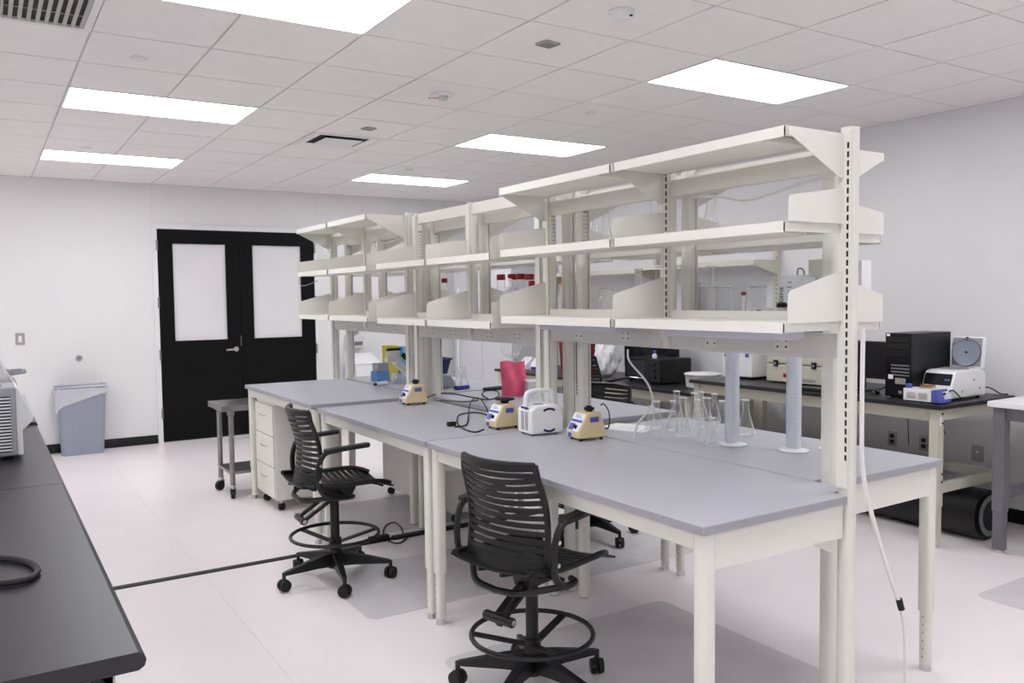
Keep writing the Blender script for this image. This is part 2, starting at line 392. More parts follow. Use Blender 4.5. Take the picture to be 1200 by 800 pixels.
# ------------------------------------------------------------------ workstations (bench + uprights + shelves)
PW = .054      # upright width
def rpost(x, y, z0, z1, w=PW, d=PW):
    return MB().prism([(x+p[0], y+p[1]) for p in rrect(-w/2, w/2, -d/2, d/2, .018, 4)], z0, z1, 'z')
def workstation(name, label, s, xf, xb, y0, y1, zt, ups, xp, low, mid, top, ztop, canopy, beam_top, fixture=True, slots=False, leg_f=None):
    """s=+1: user side is -x (front row); s=-1: mirrored.  xf user edge, xb rear edge, xp upright axis"""
    L = thing(name, label, 'lab bench', ((xf+xb)/2, (y0+y1)/2, 0), 0, 'cream laboratory workstations of the island')
    O = Vector(((xf+xb)/2, (y0+y1)/2, 0))
    def B(mb, n, mt, par=L, **k):
        return mb.xf(Matrix.Translation(-O)).build(n, mt, par, **k)
    X0, X1 = sorted((xf, xb))
    xn = xp - s*(PW/2+.012); yn0 = max(y0+.01, ups[0]+PW/2+.003); yn1 = min(y1-.01, ups[-1]-PW/2-.003)
    B(MB().prism([(xf, y0), (xn, y0), (xn, yn0), (xb, yn0), (xb, yn1), (xn, yn1), (xn, y1), (xf, y1)], zt-.03, zt, 'z'), 'worktop', 'laminate', bevel=.003)
    eb = MB().box(min(xf, xf-s*.0012), max(xf, xf-s*.0012), y0+.003, y1-.003, zt-.0285, zt-.003)
    xa_, xb_ = sorted((xf+s*.002, xn-s*.003))
    eb.box(xa_, xb_, y0-.0012, y0, zt-.0285, zt-.003).box(xa_, xb_, y1, y1+.0012, zt-.0285, zt-.003)
    B(eb, 'edge_band', 'laminate_edge')
    az = zt-.03
    # aprons
    xi = xf+s*.03
    B(box(min(xi, xi+s*.025), max(xi, xi+s*.025), y0+.03, y1-.03, az-.062, az), 'front_apron', 'cream')
    for ya in (y0+.018, y1-.043):
        B(MB().prism([(xf+s*.055, az), (xn, az), (xn, az-.125), (xf+s*.055, az-.12)], ya, ya+.025, 'y'), 'end_apron', 'cream')
    B(MB().prism([(xn-s*.17, az-.12), (xn, az-.12), (xn, az-.19)], y0+.05, y0+.054, 'y'), 'gusset', 'cream')
    B(box(min(xb-s*.03, xb-s*.055), max(xb-s*.03, xb-s*.055), y0+.03, y1-.03, az-.09, az), 'rear_apron', 'cream')
    # front legs: sleeve, inner tube, glide
    xl = xf+s*.045
    for k, yl in enumerate((y0+.04, y1-.04)):
        lg = B(rpost(xl, yl, .26, az, .056, .056), 'leg', 'cream', smooth=True)
        B(rpost(xl, yl, .03, .26, .046, .046), 'inner_leg', 'cream', lg, smooth=True)
        B(MB().cyl((xl, yl, 0), (xl, yl, .03), .026, .022), 'glide', 'chrome', lg, smooth=True)
        hs = MB()
        for q in range(6): hs.add(*_disc(xl-.0232*1, yl, .06+.035*q, .0028))
        stuff(B(hs, 'adjuster_holes', 'dark', lg))
    # uprights to the floor
    for k, yu in enumerate(ups):
        end = k in (0, len(ups)-1)
        up = B(rpost(xp, yu, (0.012 if end else low-.135), ztop), 'upright', 'cream', smooth=True)
        xs_ = xp - s*(PW/2+.004)
        B(box(min(xs_-.004, xs_+.004), max(xs_-.004, xs_+.004), yu-.024, yu+.02, (zt+.02 if end else low-.1), ztop-.02), 'slotted_channel', 'cream', up)
        if slots and k < 2 or s < 0 and k == 0:
            sl = MB(); z = zt+.12 if end else low-.06
            while z < ztop-.06:
                sl.box(xs_-s*.0045-.0006, xs_-s*.0045+.0006, yu-.021, yu-.0135, z, z+.02); z += .031
            stuff(B(sl, 'slots', 'dark', up))
        if k == len(ups)-1 and ztop > 2.1:
            sl = MB()
            for q in range(11): sl.box(xp-.014, xp+.016, yu-PW/2-.001, yu-PW/2+.0005, ztop-.13-.021*q, ztop-.1315-.021*q+(.008 if q == 0 else .0035))
            stuff(B(sl, 'marked_label', 'leg_grey', up))
        B(MB().cyl((xp, yu, ztop), (xp, yu, ztop+.003), .02), 'end_cap', 'grey', up)
        if end: B(MB().cyl((xp, yu, 0), (xp, yu, .014), .024), 'glide', 'chrome', up)
    tip = xp - s*.325        # front edge of the shelves
    rear = xp - s*(PW/2)
    def shelf(ya, yb, z, mount):
        a, b = sorted((tip, rear - s*.004)); e = .014
        sh = B(box(a, b, ya+e, yb-e, z-.004, z), 'shelf', 'cream_shelf')
        lip = MB(); f0, f1 = sorted((tip, tip+s*.004)); 
        lip.box(f0, f1, ya+e, yb-e, z-.036, z-.004)
        r0, r1 = sorted((rear-s*.008, rear-s*.004)); lip.box(r0, r1, ya+e, yb-e, z-.03, z-.004)
        lip.box(a, b, ya+e, ya+e+.003, z-.033, z-.004).box(a, b, yb-e-.003, yb-e, z-.033, z-.004)
        B(lip, 'edge_lip', 'cream_shelf', sh)
        B(box(a+.03, b-.03, ya+.13, yb-.04, z-.034, z-.0045), 'stiffener_pan', 'cream_shelf', sh, bevel=.008)
        if mount == 'up':
            g0, g1 = sorted((rear-s*.006, rear-s*.01)); B(box(g0, g1, ya+.04, yb-.04, z, z+.032), 'rear_stop', 'cream_shelf', sh)
        return sh
    def bracket(yu, z, kind, side):
        off = side*.009; t = .0025
        if kind == 'low': poly = [(tip+s*.012, z-.002), (rear, z-.002), (rear, z+.175), (rear-s*.03, z+.172), (tip+s*.012, z+.105), (tip+s*.004, z+.09), (tip+s*.004, z-.002)]
        elif kind == 'mid': poly = [(tip+s*.004, z), (rear, z), (rear, z+.125), (tip+s*.012, z+.085), (tip+s*.004, z+.075)]
        else: poly = [(tip+s*.006, z-.004), (rear, z-.004), (rear, z-.155), (rear-s*.03, z-.155), (tip+s*.02, z-.036), (tip+s*.006, z-.034)]
        B(MB().prism(poly, yu+off-t/2, yu+off+t/2, 'y'), 'bracket', 'cream_shelf')
    for ya, yb in zip(ups, ups[1:]):
        for z, kind in ((low, 'low'), (mid, 'mid')) + (((top, 'top'),) if canopy else ()):
            shelf(ya, yb, z, 'up' if kind == 'low' else '')
            bracket(ya, z, kind, 0)
            if yb == ups[-1]: bracket(yb, z, kind, 0)
        x0_, x1_ = sorted((xp-.02, xp+.02))
        bm_ = B(box(x0_, x1_, ya+PW/2, yb-PW/2, low-.135, low-.048), 'power_raceway', 'raceway', bevel=.004)
        fx = xp-s*.0205
        nOut = 2
        for q in range(nOut):
            yo = ya + (yb-ya)*(.3+.4*q)
            B(box(min(fx, fx-s*.002), max(fx, fx-s*.002), yo-.035, yo+.035, low-.118, low-.065), 'outlet', 'cream', bm_)
            hs = MB()
            for dy in (-.02, .02):
                for dz in (-.012, .012): hs.box(min(fx-s*.0018, fx-s*.0028), max(fx-s*.0018, fx-s*.0028), yo+dy-.004, yo+dy+.004, low-.0915+dz-.004, low-.0915+dz+.004)
            B(hs, 'socket_holes', 'dark', bm_)
        B(box(x0_+.004, x1_-.004, ya+PW/2, yb-PW/2, beam_top-.07, beam_top), 'top_beam', 'cream', bevel=.004)
        if fixture:
            c = xp - s*.17
            fxo = B(box(c-.06, c+.06, ya+.1, yb-.22, low-.066, low-.037), 'task_light', 'fixture', bevel=.004)
            B(box(c-.045, c+.045, ya+.12, yb-.24, low-.069, low-.066), 'lens', 'milky', fxo)
    return L
def _disc(x, y, z, r):      # small disc facing -x
    n = 8
    return ([(x, y+r*math.cos(t*2*PI/n), z+r*math.sin(t*2*PI/n)) for t in range(n)], [tuple(range(n))])
XFP, XBP = 2.575, 2.69
TZ = .914; TB = .945
workstation('lab_bench', 'cream steel bench with grey top and tall end post, white cooling unit and slatted stool', 1, 1.835, 2.629, 1.81, 3.685, TZ, (1.84, 2.745, 3.655), XFP, 1.525, 1.862, 2.175, 2.195, True, 2.12, True, True)
workstation('lab_bench', 'middle cream bench of the island without a canopy shelf, cables on its grey top', 1, 1.835, 2.629, 3.70, 5.27, TZ, (3.735, 4.49, 5.24), XFP, 1.492, 1.855, 2.18, 2.205, False, 2.20, False)
workstation('lab_bench', 'raised cream bench at the door end with a white drawer cabinet below', 1, 1.80, 2.629, 5.29, 6.90, .935, (5.38, 6.15, 6.875), XFP, 1.50, 1.85, 2.205, 2.225, True, 2.15, False)
workstation('lab_bench', 'cream bench facing the computers with conical flasks and tall cylinders on its grey top', -1, 3.42, 2.641, 1.98, 3.55, TZ, (2.0, 2.745, 3.53), XBP, 1.51, 1.85, 2.17, 2.19, True, 2.15, True)
workstation('lab_bench', 'middle cream bench on the computer side with pink bag and clear box', -1, 3.42, 2.641, 3.60, 5.25, TB, (3.66, 4.545, 5.22), XBP, 1.51, 1.85, 2.17, 2.19, True, 2.15, False)
workstation('lab_bench', 'cream bench at the door end of the computer side with balance and blue tub', -1, 3.42, 2.641, 5.30, 6.88, TB, (5.34, 6.13, 6.85), XBP, 1.51, 1.85, 2.17, 2.20, True, 2.15, False)
# ------------------------------------------------------------------ task stools
def star_leg(a, R=.315):
    c, s_ = math.cos(a), math.sin(a); b = MB(); pts = []
    for r, w_, z0, z1 in ((.03, .05, .085, .165), (.12, .044, .09, .15), (R, .026, .088, .108)):
        pts.append([(r*c - s_*w_/2*k, r*s_ + c*w_/2*k, z) for k, z in ((-1, z0), (1, z0), (1, z1), (-1, z1))])
    vs = [p for q in pts for p in q]; fs = [(3, 2, 1, 0), (8, 9, 10, 11)]
    for i in range(2):
        for k in range(4): fs.append((i*4+k, i*4+(k+1) % 4, (i+1)*4+(k+1) % 4, (i+1)*4+k))
    b.add(vs, fs); b.cyl((R*c, R*s_, .055), (R*c, R*s_, .106), .011, n=10)
    return b
def caster_mb(r=.035, w_=.055):
    b = MB()
    for s_ in (-1, 1): b.cyl((0, s_*.006, r), (0, s_*w_/2, r), r, r*.86, n=18)
    b.cyl((0, -.01, r), (0, .01, r), .012, n=10)
    return b
def seat_profile(n):      # x forward, z: gently dished with a waterfall front
    out = []
    for i in range(n+1):
        t = i/n; x = -.245 + .52*t
        z = .035*((t-.45)/.55)**2*(1 if t < .45 else .2) - (.035*max(0, (t-.75)/.25)**2)
        out.append((x, z))
    return out
def back_profile(n):      # upright, leaning back, (x,z) from seat level up
    out = []
    for i in range(n+1):
        t = i/n; z = .015 + .425*t; x = -.215 + .06*math.sin(PI*min(1, t*1.15)) * .5 - .03*t*t
        out.append((x, z))
    return out
def slat_strip(p, q, hw, bow, th, up=False, n=8):
    """strip between profile points p,q spanning y=-hw..hw, bowed by `bow` (normal direction) at the sides"""
    vs = []; nx, nz = -(q[1]-p[1]), (q[0]-p[0]); l = math.hypot(nx, nz); nx, nz = nx/l, nz/l
    if up: nx, nz = -nx, -nz
    for k in range(n+1):
        y = -hw + 2*hw*k/n; d = bow*(y/hw)**2
        for (x, z) in (p, q):
            vs.append((x+nx*d, y, z+nz*d)); vs.append((x+nx*(d-th), y, z+nz*(d-th)))
    fs = [(0, 1, 3, 2), tuple(4*n+i for i in (2, 3, 1, 0))]
    for k in range(n):
        a, b = 4*k, 4*(k+1)
        fs += [(a, a+2, b+2, b), (a+1, b+1, b+3, a+3), (a, b, b+1, a+1), (a+2, a+3, b+3, b+2)]
    return MB().add(vs, fs)
def lerp(a, b, t): return tuple(x+(y-x)*t for x, y in zip(a, b))
def stool(label, loc, az, hs=.62, base_rot=.2, ring=.25):
    """az: direction faced (angle from +x)"""
    t = thing('task_stool', label, 'chair', (loc[0], loc[1], .003), az, 'black slatted task stools')
    MB().cyl((0, 0, .075), (0, 0, .18), .045, .036, 18).build('hub', 'chair', t, smooth=True)
    for k in range(5):
        a = base_rot + k*2*PI/5
        star_leg(a).build('base_leg', 'chair', t, bevel=.003)
        c = caster_mb().xf(Matrix.Translation((.315*math.cos(a), .315*math.sin(a), 0)) @ Matrix.Rotation(a+1.2+.7*k, 4, 'Z')).build('caster', 'rubber', t, smooth=True)
    MB().cyl((0, 0, .17), (0, 0, hs-.09), .026, n=18).cyl((0, 0, hs-.2), (0, 0, hs-.06), .019, n=14).build('gas_column', 'black', t, smooth=True)
    rg = MB().tube([(.25*math.cos(i*2*PI/40), .25*math.sin(i*2*PI/40), ring) for i in range(40)], .0105, 8, True)
    rg = rg.build('foot_ring', 'chair', t, smooth=True)
    for k in range(3):
        a = base_rot+.5+k*2*PI/3
        MB().bar((.03*math.cos(a), .03*math.sin(a), ring-.045), (.25*math.cos(a), .25*math.sin(a), ring-.006), .035, .008).build('ring_spoke', 'chair', rg)
    MB().cyl((0, 0, ring-.07), (0, 0, ring-.02), .036, n=16).build('ring_collar', 'chair', rg, smooth=True)
    # mechanism and the parallel back levers
    mch = MB().prism([(-.06, hs-.1), (.08, hs-.1), (.12, hs-.035), (.1, hs-.01), (-.08, hs-.01)], -.045, .045, 'y').build('tilt_mechanism', 'black', t, bevel=.006)
    MB().cyl((.02, -.15, hs-.06), (.02, .15, hs-.06), .011, n=10).build('control_lever', 'black', mch, smooth=True)
    lv = MB()
    for dz in (0, -.045): lv.bar((-.03, 0, hs-.065+dz), (-.2, 0, hs-.17+dz), .03, .016)
    lv.cyl((-.195, -.075, hs-.19), (-.195, .075, hs-.19), .02, n=12)
    lv.build('back_lever', 'chair', t, bevel=.003)
    for y in (-.077, .077): MB().cyl((-.195, y-.001, hs-.19), (-.195, y+.001, hs-.19), .012, n=12).build('pivot_cap', 'chrome', t, smooth=True)
    # seat: rim and slats
    sp = seat_profile(15); HW = .23
    def rise(y): return .022*(abs(y)/HW)**2.2
    rim = MB()
    for y in (-1, 1):
        rim.tube([(x, y*(HW-.006 - .05*max(0, (i-11)/4)**2 - .03*max(0, (2-i)/2)**2), z+.022+.002) for i, (x, z) in enumerate(sp)], .0135, 8)
    seat = MB()
    seat.v = rim.v; seat.f = rim.f
    for a, b in ((sp[0], sp[1]), (sp[13], sp[15])):
        q = slat_strip(a, b, HW-.01, .02, .009, False); seat.add(q.v, q.f)
    seat = seat.xf(Matrix.Translation((0, 0, hs))).build('seat', 'chair', t, smooth=True)
    for i in range(1, 13):
        q = slat_strip(lerp(sp[i], sp[i+1], .04), lerp(sp[i], sp[i+1], .74), HW-.008, .022, .008, False)
        q.xf(Matrix.Translation((0, 0, hs))).build('slat', 'chair', seat, smooth=True)
    for y in (-.06, .06): MB().tube([(x, y, z-.014+hs) for x, z in sp], .009, 6).build('seat_rib', 'chair', seat, smooth=True)
    # backrest: rim and slats
    bpf = back_profile(15); BW = .205
    def bw(i): return BW*(1 - .08*max(0, (i-9)/6)**2 - .05*max(0, (4-i)/4)**2)
    def bowx(i): return .055
    back = MB()
    for y in (-1, 1):
        pts = [(x+.055, y*bw(i), z) for i, (x, z) in enumerate(bpf)]
        back.tube(pts, .013, 8)
    for a, b, i in ((bpf[14], bpf[15], 14), (bpf[0], bpf[2], 1)):
        q = slat_strip(a, b, bw(i), .055, .014, True); back.add(q.v, q.f)
    back.tube([(bpf[15][0]+.055*(k/8-1)**2, bw(15)*(k/8-1), bpf[15][1]) for k in range(17)], .011, 8)
    back = back.xf(Matrix.Translation((0, 0, hs))).build('backrest', 'chair', t, smooth=True)
    for i in range(2, 14):
        q = slat_strip(lerp(bpf[i], bpf[i+1], .06), lerp(bpf[i], bpf[i+1], .72), bw(i), .055, .009, True)
        q.xf(Matrix.Translation((0, 0, hs))).build('slat', 'chair', back, smooth=True)
    # arm hoops: from mechanism under the seat, up behind, to the arm pad
    for y in (-1, 1):
        pts = smooth_path([(.06, y*.16, hs-.06), (.0, y*.225, hs-.045), (-.1, y*.25, hs-.03), (-.16, y*.258, hs+.03), (-.165, y*.262, hs+.14), (-.13, y*.268, hs+.215), (-.06, y*.27, hs+.23)], 5)
        ar = MB().tube(pts, .0145, 8).build('arm_hoop', 'chair', t, smooth=True)
        MB().tube(smooth_path([(-.1, y*.24, hs-.035), (-.2, y*.12, hs-.06), (-.215, 0, hs-.07)], 5), .014, 8).build('rear_yoke', 'chair', ar, smooth=True)
        pad = MB().prism(rrect(-.135, .125, -.026, .026, .02, 4), 0, .024, 'z').xf(Matrix.Translation((0, y*.27, hs+.226)) @ Matrix.Rotation(-.06, 4, 'Y'))
        pad.build('armrest', 'chair', t, bevel=.006)
        for (x, z) in ((-.16, .07), (-.155, .155), (.055, -.06)):
            yy = y*(.262+.0145) if x < 0 else y*.178
            MB().cyl((x, yy, hs+z), (x, yy+y*.003, hs+z), .0085, n=12).build('bolt_cap', 'chrome', t, smooth=True)
    return t
stool('black slatted stool with foot ring beside the white drawer cabinet', (1.68, 4.57), math.radians(-3), .57, math.radians(-27), .265)
stool('black slatted stool with foot ring turned away at the post end bench', (1.862, 2.80), math.radians(15), .548, math.radians(-20), .24)
stool('black slatted stool tucked under the bench on the computer side', (3.42, 4.42), math.radians(190), .57, math.radians(-65), .24)
stool('black slatted stool pulled up to the wall bench by the red bins', (4.62, 5.86), math.radians(4), .66, .3, .25)

# ------------------------------------------------------------------ under and around the benches
def chair_mat(label, x0, x1, y0, y1, rz=0, r=.06):
    cx, cy = (x0+x1)/2, (y0+y1)/2
    o = MB().prism(rrect(-(x1-x0)/2, (x1-x0)/2, -(y1-y0)/2, (y1-y0)/2, r, 6), 0, .0025, 'z').build('chair_mat', 'mat_grey', loc=(cx, cy, .0003))
    o.rotation_euler = (0, 0, rz); return tag(o, label, 'mat', 'grey chair mats on the floor')
chair_mat('grey plastic chair mat under the stool at the post end bench', 1.68, 3.0, 2.15, 3.27)
chair_mat('grey plastic chair mat under the stool near the drawer cabinet', 1.6, 2.66, 3.88, 4.72)
chair_mat('grey plastic chair mat on the floor under the computer side stool', 2.72, 3.9, 3.78, 4.9)
chair_mat('grey plastic chair mat in front of the white topped table', 4.42, 5.5, 1.4, 2.38)
chair_mat('grey plastic chair mat under the raised bench by the drawer cabinet', 1.95, 3.3, 5.3, 6.25)
# flat black cable cover across the aisle
cc = thing('cable_cover', 'long flat black cable cover strip across the floor', 'cable cover', (.2, 5.145, 0))
MB().prism([(-.035, 0), (-.02, .006), (.02, .006), (.035, 0)], 0, 2.1, 'x').build('strip', 'rubber', cc)
MB().prism([(-.04, 0), (-.028, .014), (.028, .014), (.04, 0)], 2.1, 3.4, 'x').build('raised_strip', 'rubber', cc)

def pedestal(label, x0, x1, y0, y1, face, z0=.075, z1=.69, ndr=3):
    t = thing('drawer_cabinet', label, 'cabinet', ((x0+x1)/2, (y0+y1)/2, 0), 0, 'mobile drawer cabinets under the benches')
    a, b = (x1-x0)/2, (y1-y0)/2
    box(-a, a, -b, b, z0, z1).build('body', 'cream_shelf', t, bevel=.004)
    f = face; hs = [.33, .33, .34]; z = z1-.015
    for q in range(ndr):
        hh = (z1-z0-.03)/ndr; zz = z-hh
        xa = f*(a+.001)
        d = box(min(xa, xa+f*.016), max(xa, xa+f*.016), -b+.008, b-.008, zz+.004, z-.003).build('drawer', 'cream_shelf', t, bevel=.002)
        xh = f*(a+.034); zc = (zz+z)/2+.03
        MB().tube(smooth_path([(f*(a+.016), -.06, zc), (xh, -.055, zc), (xh, .055, zc), (f*(a+.016), .06, zc)], 4), .004, 6).build('handle', 'chrome', d, smooth=True)
        z = zz
    for sx in (-1, 1):
        for sy in (-1, 1):
            c = caster_mb(.028, .045).build('caster', 'rubber', t, smooth=True); c.location = (sx*(a-.05), sy*(b-.05), 0); c.rotation_euler = (0, 0, .5*sx+sy)
            MB().cyl((sx*(a-.05), sy*(b-.05), .05), (sx*(a-.05), sy*(b-.05), z0), .01, n=8).build('caster_stem', 'chrome', t)
    return t
pedestal('white three drawer mobile cabinet under the raised bench', 1.86, 2.36, 6.3, 6.78, -1, .085, .83)
pedestal('cream mobile cabinet on casters beyond the slatted stool seat', 2.78, 3.3, 5.85, 6.4, 1, .08, .78)
pedestal('cream mobile cabinet standing behind the cable cover strip', 2.8, 3.3, 5.22, 5.62, 1, .075, .74)
# stainless cart
ct = thing('steel_cart', 'stainless steel utility table on casters in front of the black doors', 'cart', (1.93, 7.14, 0))

MB().box(-.32, .32, -.24, .24, .765, .77).box(-.32, -.317, -.24, .24, .725, .765).box(.317, .32, -.24, .24, .725, .765).box(-.317, .317, -.24, -.237, .725, .765).box(-.317, .317, .237, .24, .725, .765).build('top', 'steel', ct, bevel=.002)
box(-.26, .26, -.2, .2, .2, .225).build('lower_shelf', 'steel', ct, bevel=.004)
for sx in (-1, 1):
    for sy in (-1, 1):
        x, y = sx*.24, sy*.2
        lg = MB().cyl((x, y, .1), (x, y, .74), .0205, n=14).build('leg', 'steel', ct, smooth=True)
        MB().cyl((x, y, .085), (x, y, .115), .024, n=14).build('collar', 'chrome', lg, smooth=True)
        MB().cyl((x, y, .69), (x, y, .745), .028, .03, n=14).build('gusset', 'steel', lg, smooth=True)
        c = MB().cyl((-.014, -.014, .042), (-.014, .014, .042), .042, n=18).box(-.02, .02, -.02, -.016, .04, .09).box(-.02, .02, .016, .02, .04, .09).box(-.02, .02, -.02, .02, .085, .09)
        c = c.build('caster', 'rubber', ct, smooth=True); c.location = (x, y, 0); c.rotation_euler = (0, 0, .6*sx+1.1*sy)
# trash bin with liner
bp_ = (.875, 10.02)
tb = thing('trash_bin', 'slim grey trash bin lined with a clear plastic bag', 'trash bin', (bp_[0], bp_[1], 0))
def frustum(a0, b0, z0, a1, b1, z1, n=5, r=.04):
    A = rrect(-a0, a0, -b0, b0, r, n); Bq = rrect(-a1, a1, -b1, b1, r, n); N = len(A)
    return MB().add([(x, y, z0) for x, y in A]+[(x, y, z1) for x, y in Bq], [tuple(range(N-1, -1, -1))]+[(i, (i+1) % N, (i+1) % N+N, i+N) for i in range(N)])
frustum(.2, .11, 0, .235, .14, .72).build('bin_body', 'bin_grey', tb, smooth=True)
rm = [(x, y, .722) for x, y in rrect(-.24, .24, -.145, .145, .04, 5)]
MB().tube(rm, .01, 6, True).build('rim', 'bin_grey', tb, smooth=True)
N = 64; lv = []; lf = []
per = [Vector((x, y)) for x, y in rrect(-.243, .243, -.148, .148, .045, 15)]
N = len(per)
for k in range(9):
    t_ = k/8
    for i, q in enumerate(per):
        j = 1 + .035*math.sin(i*1.3+k*.9) * min(1, t_*3) + .02*math.sin(i*.43+2) + (.04*t_ if i % 7 < 2 else 0)
        drop = .205 - .085*(q.x/.243) + .02*math.sin(i*.21+.8) + .012*math.sin(i*.9)
        lv.append((q.x*j, q.y*(j if q.y < 0 else 1.0), .752 - .018*max(0, 1-k) + .012*math.sin(i*.5)*(k == 0) - drop*max(0, t_-.08)))
for k in range(8):
    for i in range(N): lf.append((k*N+i, k*N+(i+1) % N, (k+1)*N+(i+1) % N, (k+1)*N+i))
MB().add(lv, lf).build('bag_liner', 'bin_bag', tb, smooth=True, label='crinkled clear plastic bag folded over the rim')
# plates on the far wall
def wallplate(name, label, cat, u, v, w_, h_, mt, plane, slots=()):
    if plane == 'far': p = at(u, v, y=YF); t = thing(name, label, cat, (p.x, YF-.008, p.z)); rot = 0
    else: p = at(u, v, x=XR); t = thing(name, label, cat, (XR-.008, p.y, p.z), -PI/2)
    box(-w_/2, w_/2, 0, .008, -h_/2, h_/2).build('plate', mt, t, bevel=.002)
    for s_ in slots: box(s_[0]-s_[2]/2, s_[0]+s_[2]/2, -.003, 0, s_[1]-s_[3]/2, s_[1]+s_[3]/2).build(s_[5], s_[4], t)
    return t
wallplate('light_switch', 'grey steel switch plate with paddles on the white wall', 'switch', 23.5, 397, .085, .125, 'plate', 'far', ((.0, 0, .03, .066, 'white', 'switch_paddle'),))
p = at(92.5, 419.5, y=YF)
t = thing('wall_stop', 'round steel wall stop above the trash bin', 'wall stop', (p.x, YF, p.z))
MB().cyl((0, 0, 0), (0, -.012, 0), .034, n=20).build('flange', 'chrome', t, smooth=True)
MB().cyl((0, -.012, 0), (0, -.03, 0), .014, .012, n=16).build('bumper', 'leg_grey', t, smooth=True)

# ------------------------------------------------------------------ side counter (dark top)
SX = .258
def side_counter(label, y0, y1, z, legs):
    t = thing('side_counter', label, 'counter', (SX-.4, (y0+y1)/2, 0), 0, 'black topped side counters')
    h = (y1-y0)/2
    MB().prism([(-.37, z), (.385, z), (.396, z-.006), (.4, z-.018), (.396, z-.031), (.385, z-.038), (-.37, z-.038)], -h, h, 'y').build('worktop', 'epoxy', t)
    z -= .038
    MB().box(.3, .34, -h+.03, h-.03, z-.075, z).box(-.34, -.3, -h+.03, h-.03, z-.075, z).box(-.3, .3, -h+.03, -h+.07, z-.075, z).box(-.3, .3, h-.07, h-.03, z-.075, z).build('frame', 'tan', t)
    for sx in (-1, 1):
        for sy in (-1, 1):
            x, y = sx*.31, sy*(h-.065)
            lg = box(x-.035, x+.035, y-.035, y+.035, .3, z).build('leg', 'tan', t, bevel=.004)
            box(x-.028, x+.028, y-.028, y+.028, .02, .3).build('inner_leg', 'tan', lg)
            MB().cyl((x, y, 0), (x, y, .02), .022).build('glide', 'chrome', lg)
            if sy < 0:
                for q in (0, 1): MB().cyl((x, y-.0355, z-.028-.047*q), (x, y-.037, z-.028-.047*q), .018, n=14).build('grommet', 'rubber', lg, smooth=True)
    box(-.3, .3, h-.075, h-.055, .35, .42).build('rail', 'tan', t)
    return t
side_counter('black topped side counter with a looped black cable on it', 1.803, 3.685, TZ, 0)
side_counter('black topped side counter carrying the grey louvred instrument', 3.69, 5.56, TZ, 0)
side_counter('black topped side counter near the door wall under a glass hood', 5.565, 7.3, .93, 0)
ca = [at(u, v, z=TZ+.009) for u, v in ((-30, 652), (0, 654), (22, 656), (38, 661), (44, 669), (36, 677), (18, 682), (0, 684), (-30, 686))]
tag(MB().tube(smooth_path(ca, 6), .0085, 8).build('cable', 'rubber', smooth=True), 'thick black cable looped on the near dark counter', 'cable')
# louvred grey instrument
p = at(14, 541, z=TZ)
t = thing('louvred_instrument', 'light grey bench instrument with a louvred side panel', 'instrument', (.118, 4.36, TZ))
box(-.3, .0, -.0, .3, .02, .33).build('body', 'grey', t, bevel=.008)
MB().prism([(.0, .02), (.0, .33), (.012, .325), (.068, .2), (.068, .175), (.024, .13), (.024, .02)], .01, .29, 'y').build('front_cowl', 'fridge', t, bevel=.004)
for k in range(17):
    box(-.29, -.02, -.008, .0, .045+k*.0145, .052+k*.0145).build('louvre', 'fridge', t)
box(-.29, -.02, -.003, -.0005, .04, .29).build('louvre_back', 'dark', t)
for x in (-.2, -.03): 
    for y in (.05, .25): MB().cyl((x, y, 0), (x, y, .02), .015).build('foot', 'rubber', t)
for y in (.07, .16): box(-.28, -.05, y, y+.025, .3285, .3315).build('top_slot', 'dark', t)
# weighing hood
t = thing('weighing_hood', 'grey bench balance base with a sloping clear draft shield', 'balance', (.0, 6.35, .93))
MB().prism([(-.4, 0), (.225, 0), (.225, .03), (.18, .15), (-.4, .15)], 0, .5, 'y').build('base', 'grey', t, bevel=.005)
box(-.4, .185, .0, .5, .15, .165).build('deck', 'epoxy', t, bevel=.002)
for a_, b_ in ((.02, .026), (.474, .48)):
    MB().prism([(-.38, .165), (.17, .165), (.02, .43), (-.38, .43)], a_, b_, 'y').build('side_pane', 'clear_plastic', t)
MB().bar((.172, .25, .17), (.02, .25, .43), .46, .006).build('front_pane', 'clear_plastic', t)
for y in (.02, .48): MB().bar((.172, y, .168), (.02, y, .43), .014, .014).build('corner_rail', 'gloss_white', t)
box(-.38, .03, .0, .5, .43, .442).build('lid', 'gloss_white', t)
box(-.06, .0, .1, .16, .442, .462).build('lid_knob', 'dark', t)
MB().cyl((-.12, .25, .165), (-.12, .25, .2), .06, n=20).build('pan', 'chrome', t, smooth=True)
MB().prism([(.14, .2), (.25, .215), (.25, .235), (.14, .24)], .2, .36, 'y').build('remote_display', 'grey', t, bevel=.003)
box(.16, .22, .22, .33, .2385, .2415).build('display_glass', 'screen', t)
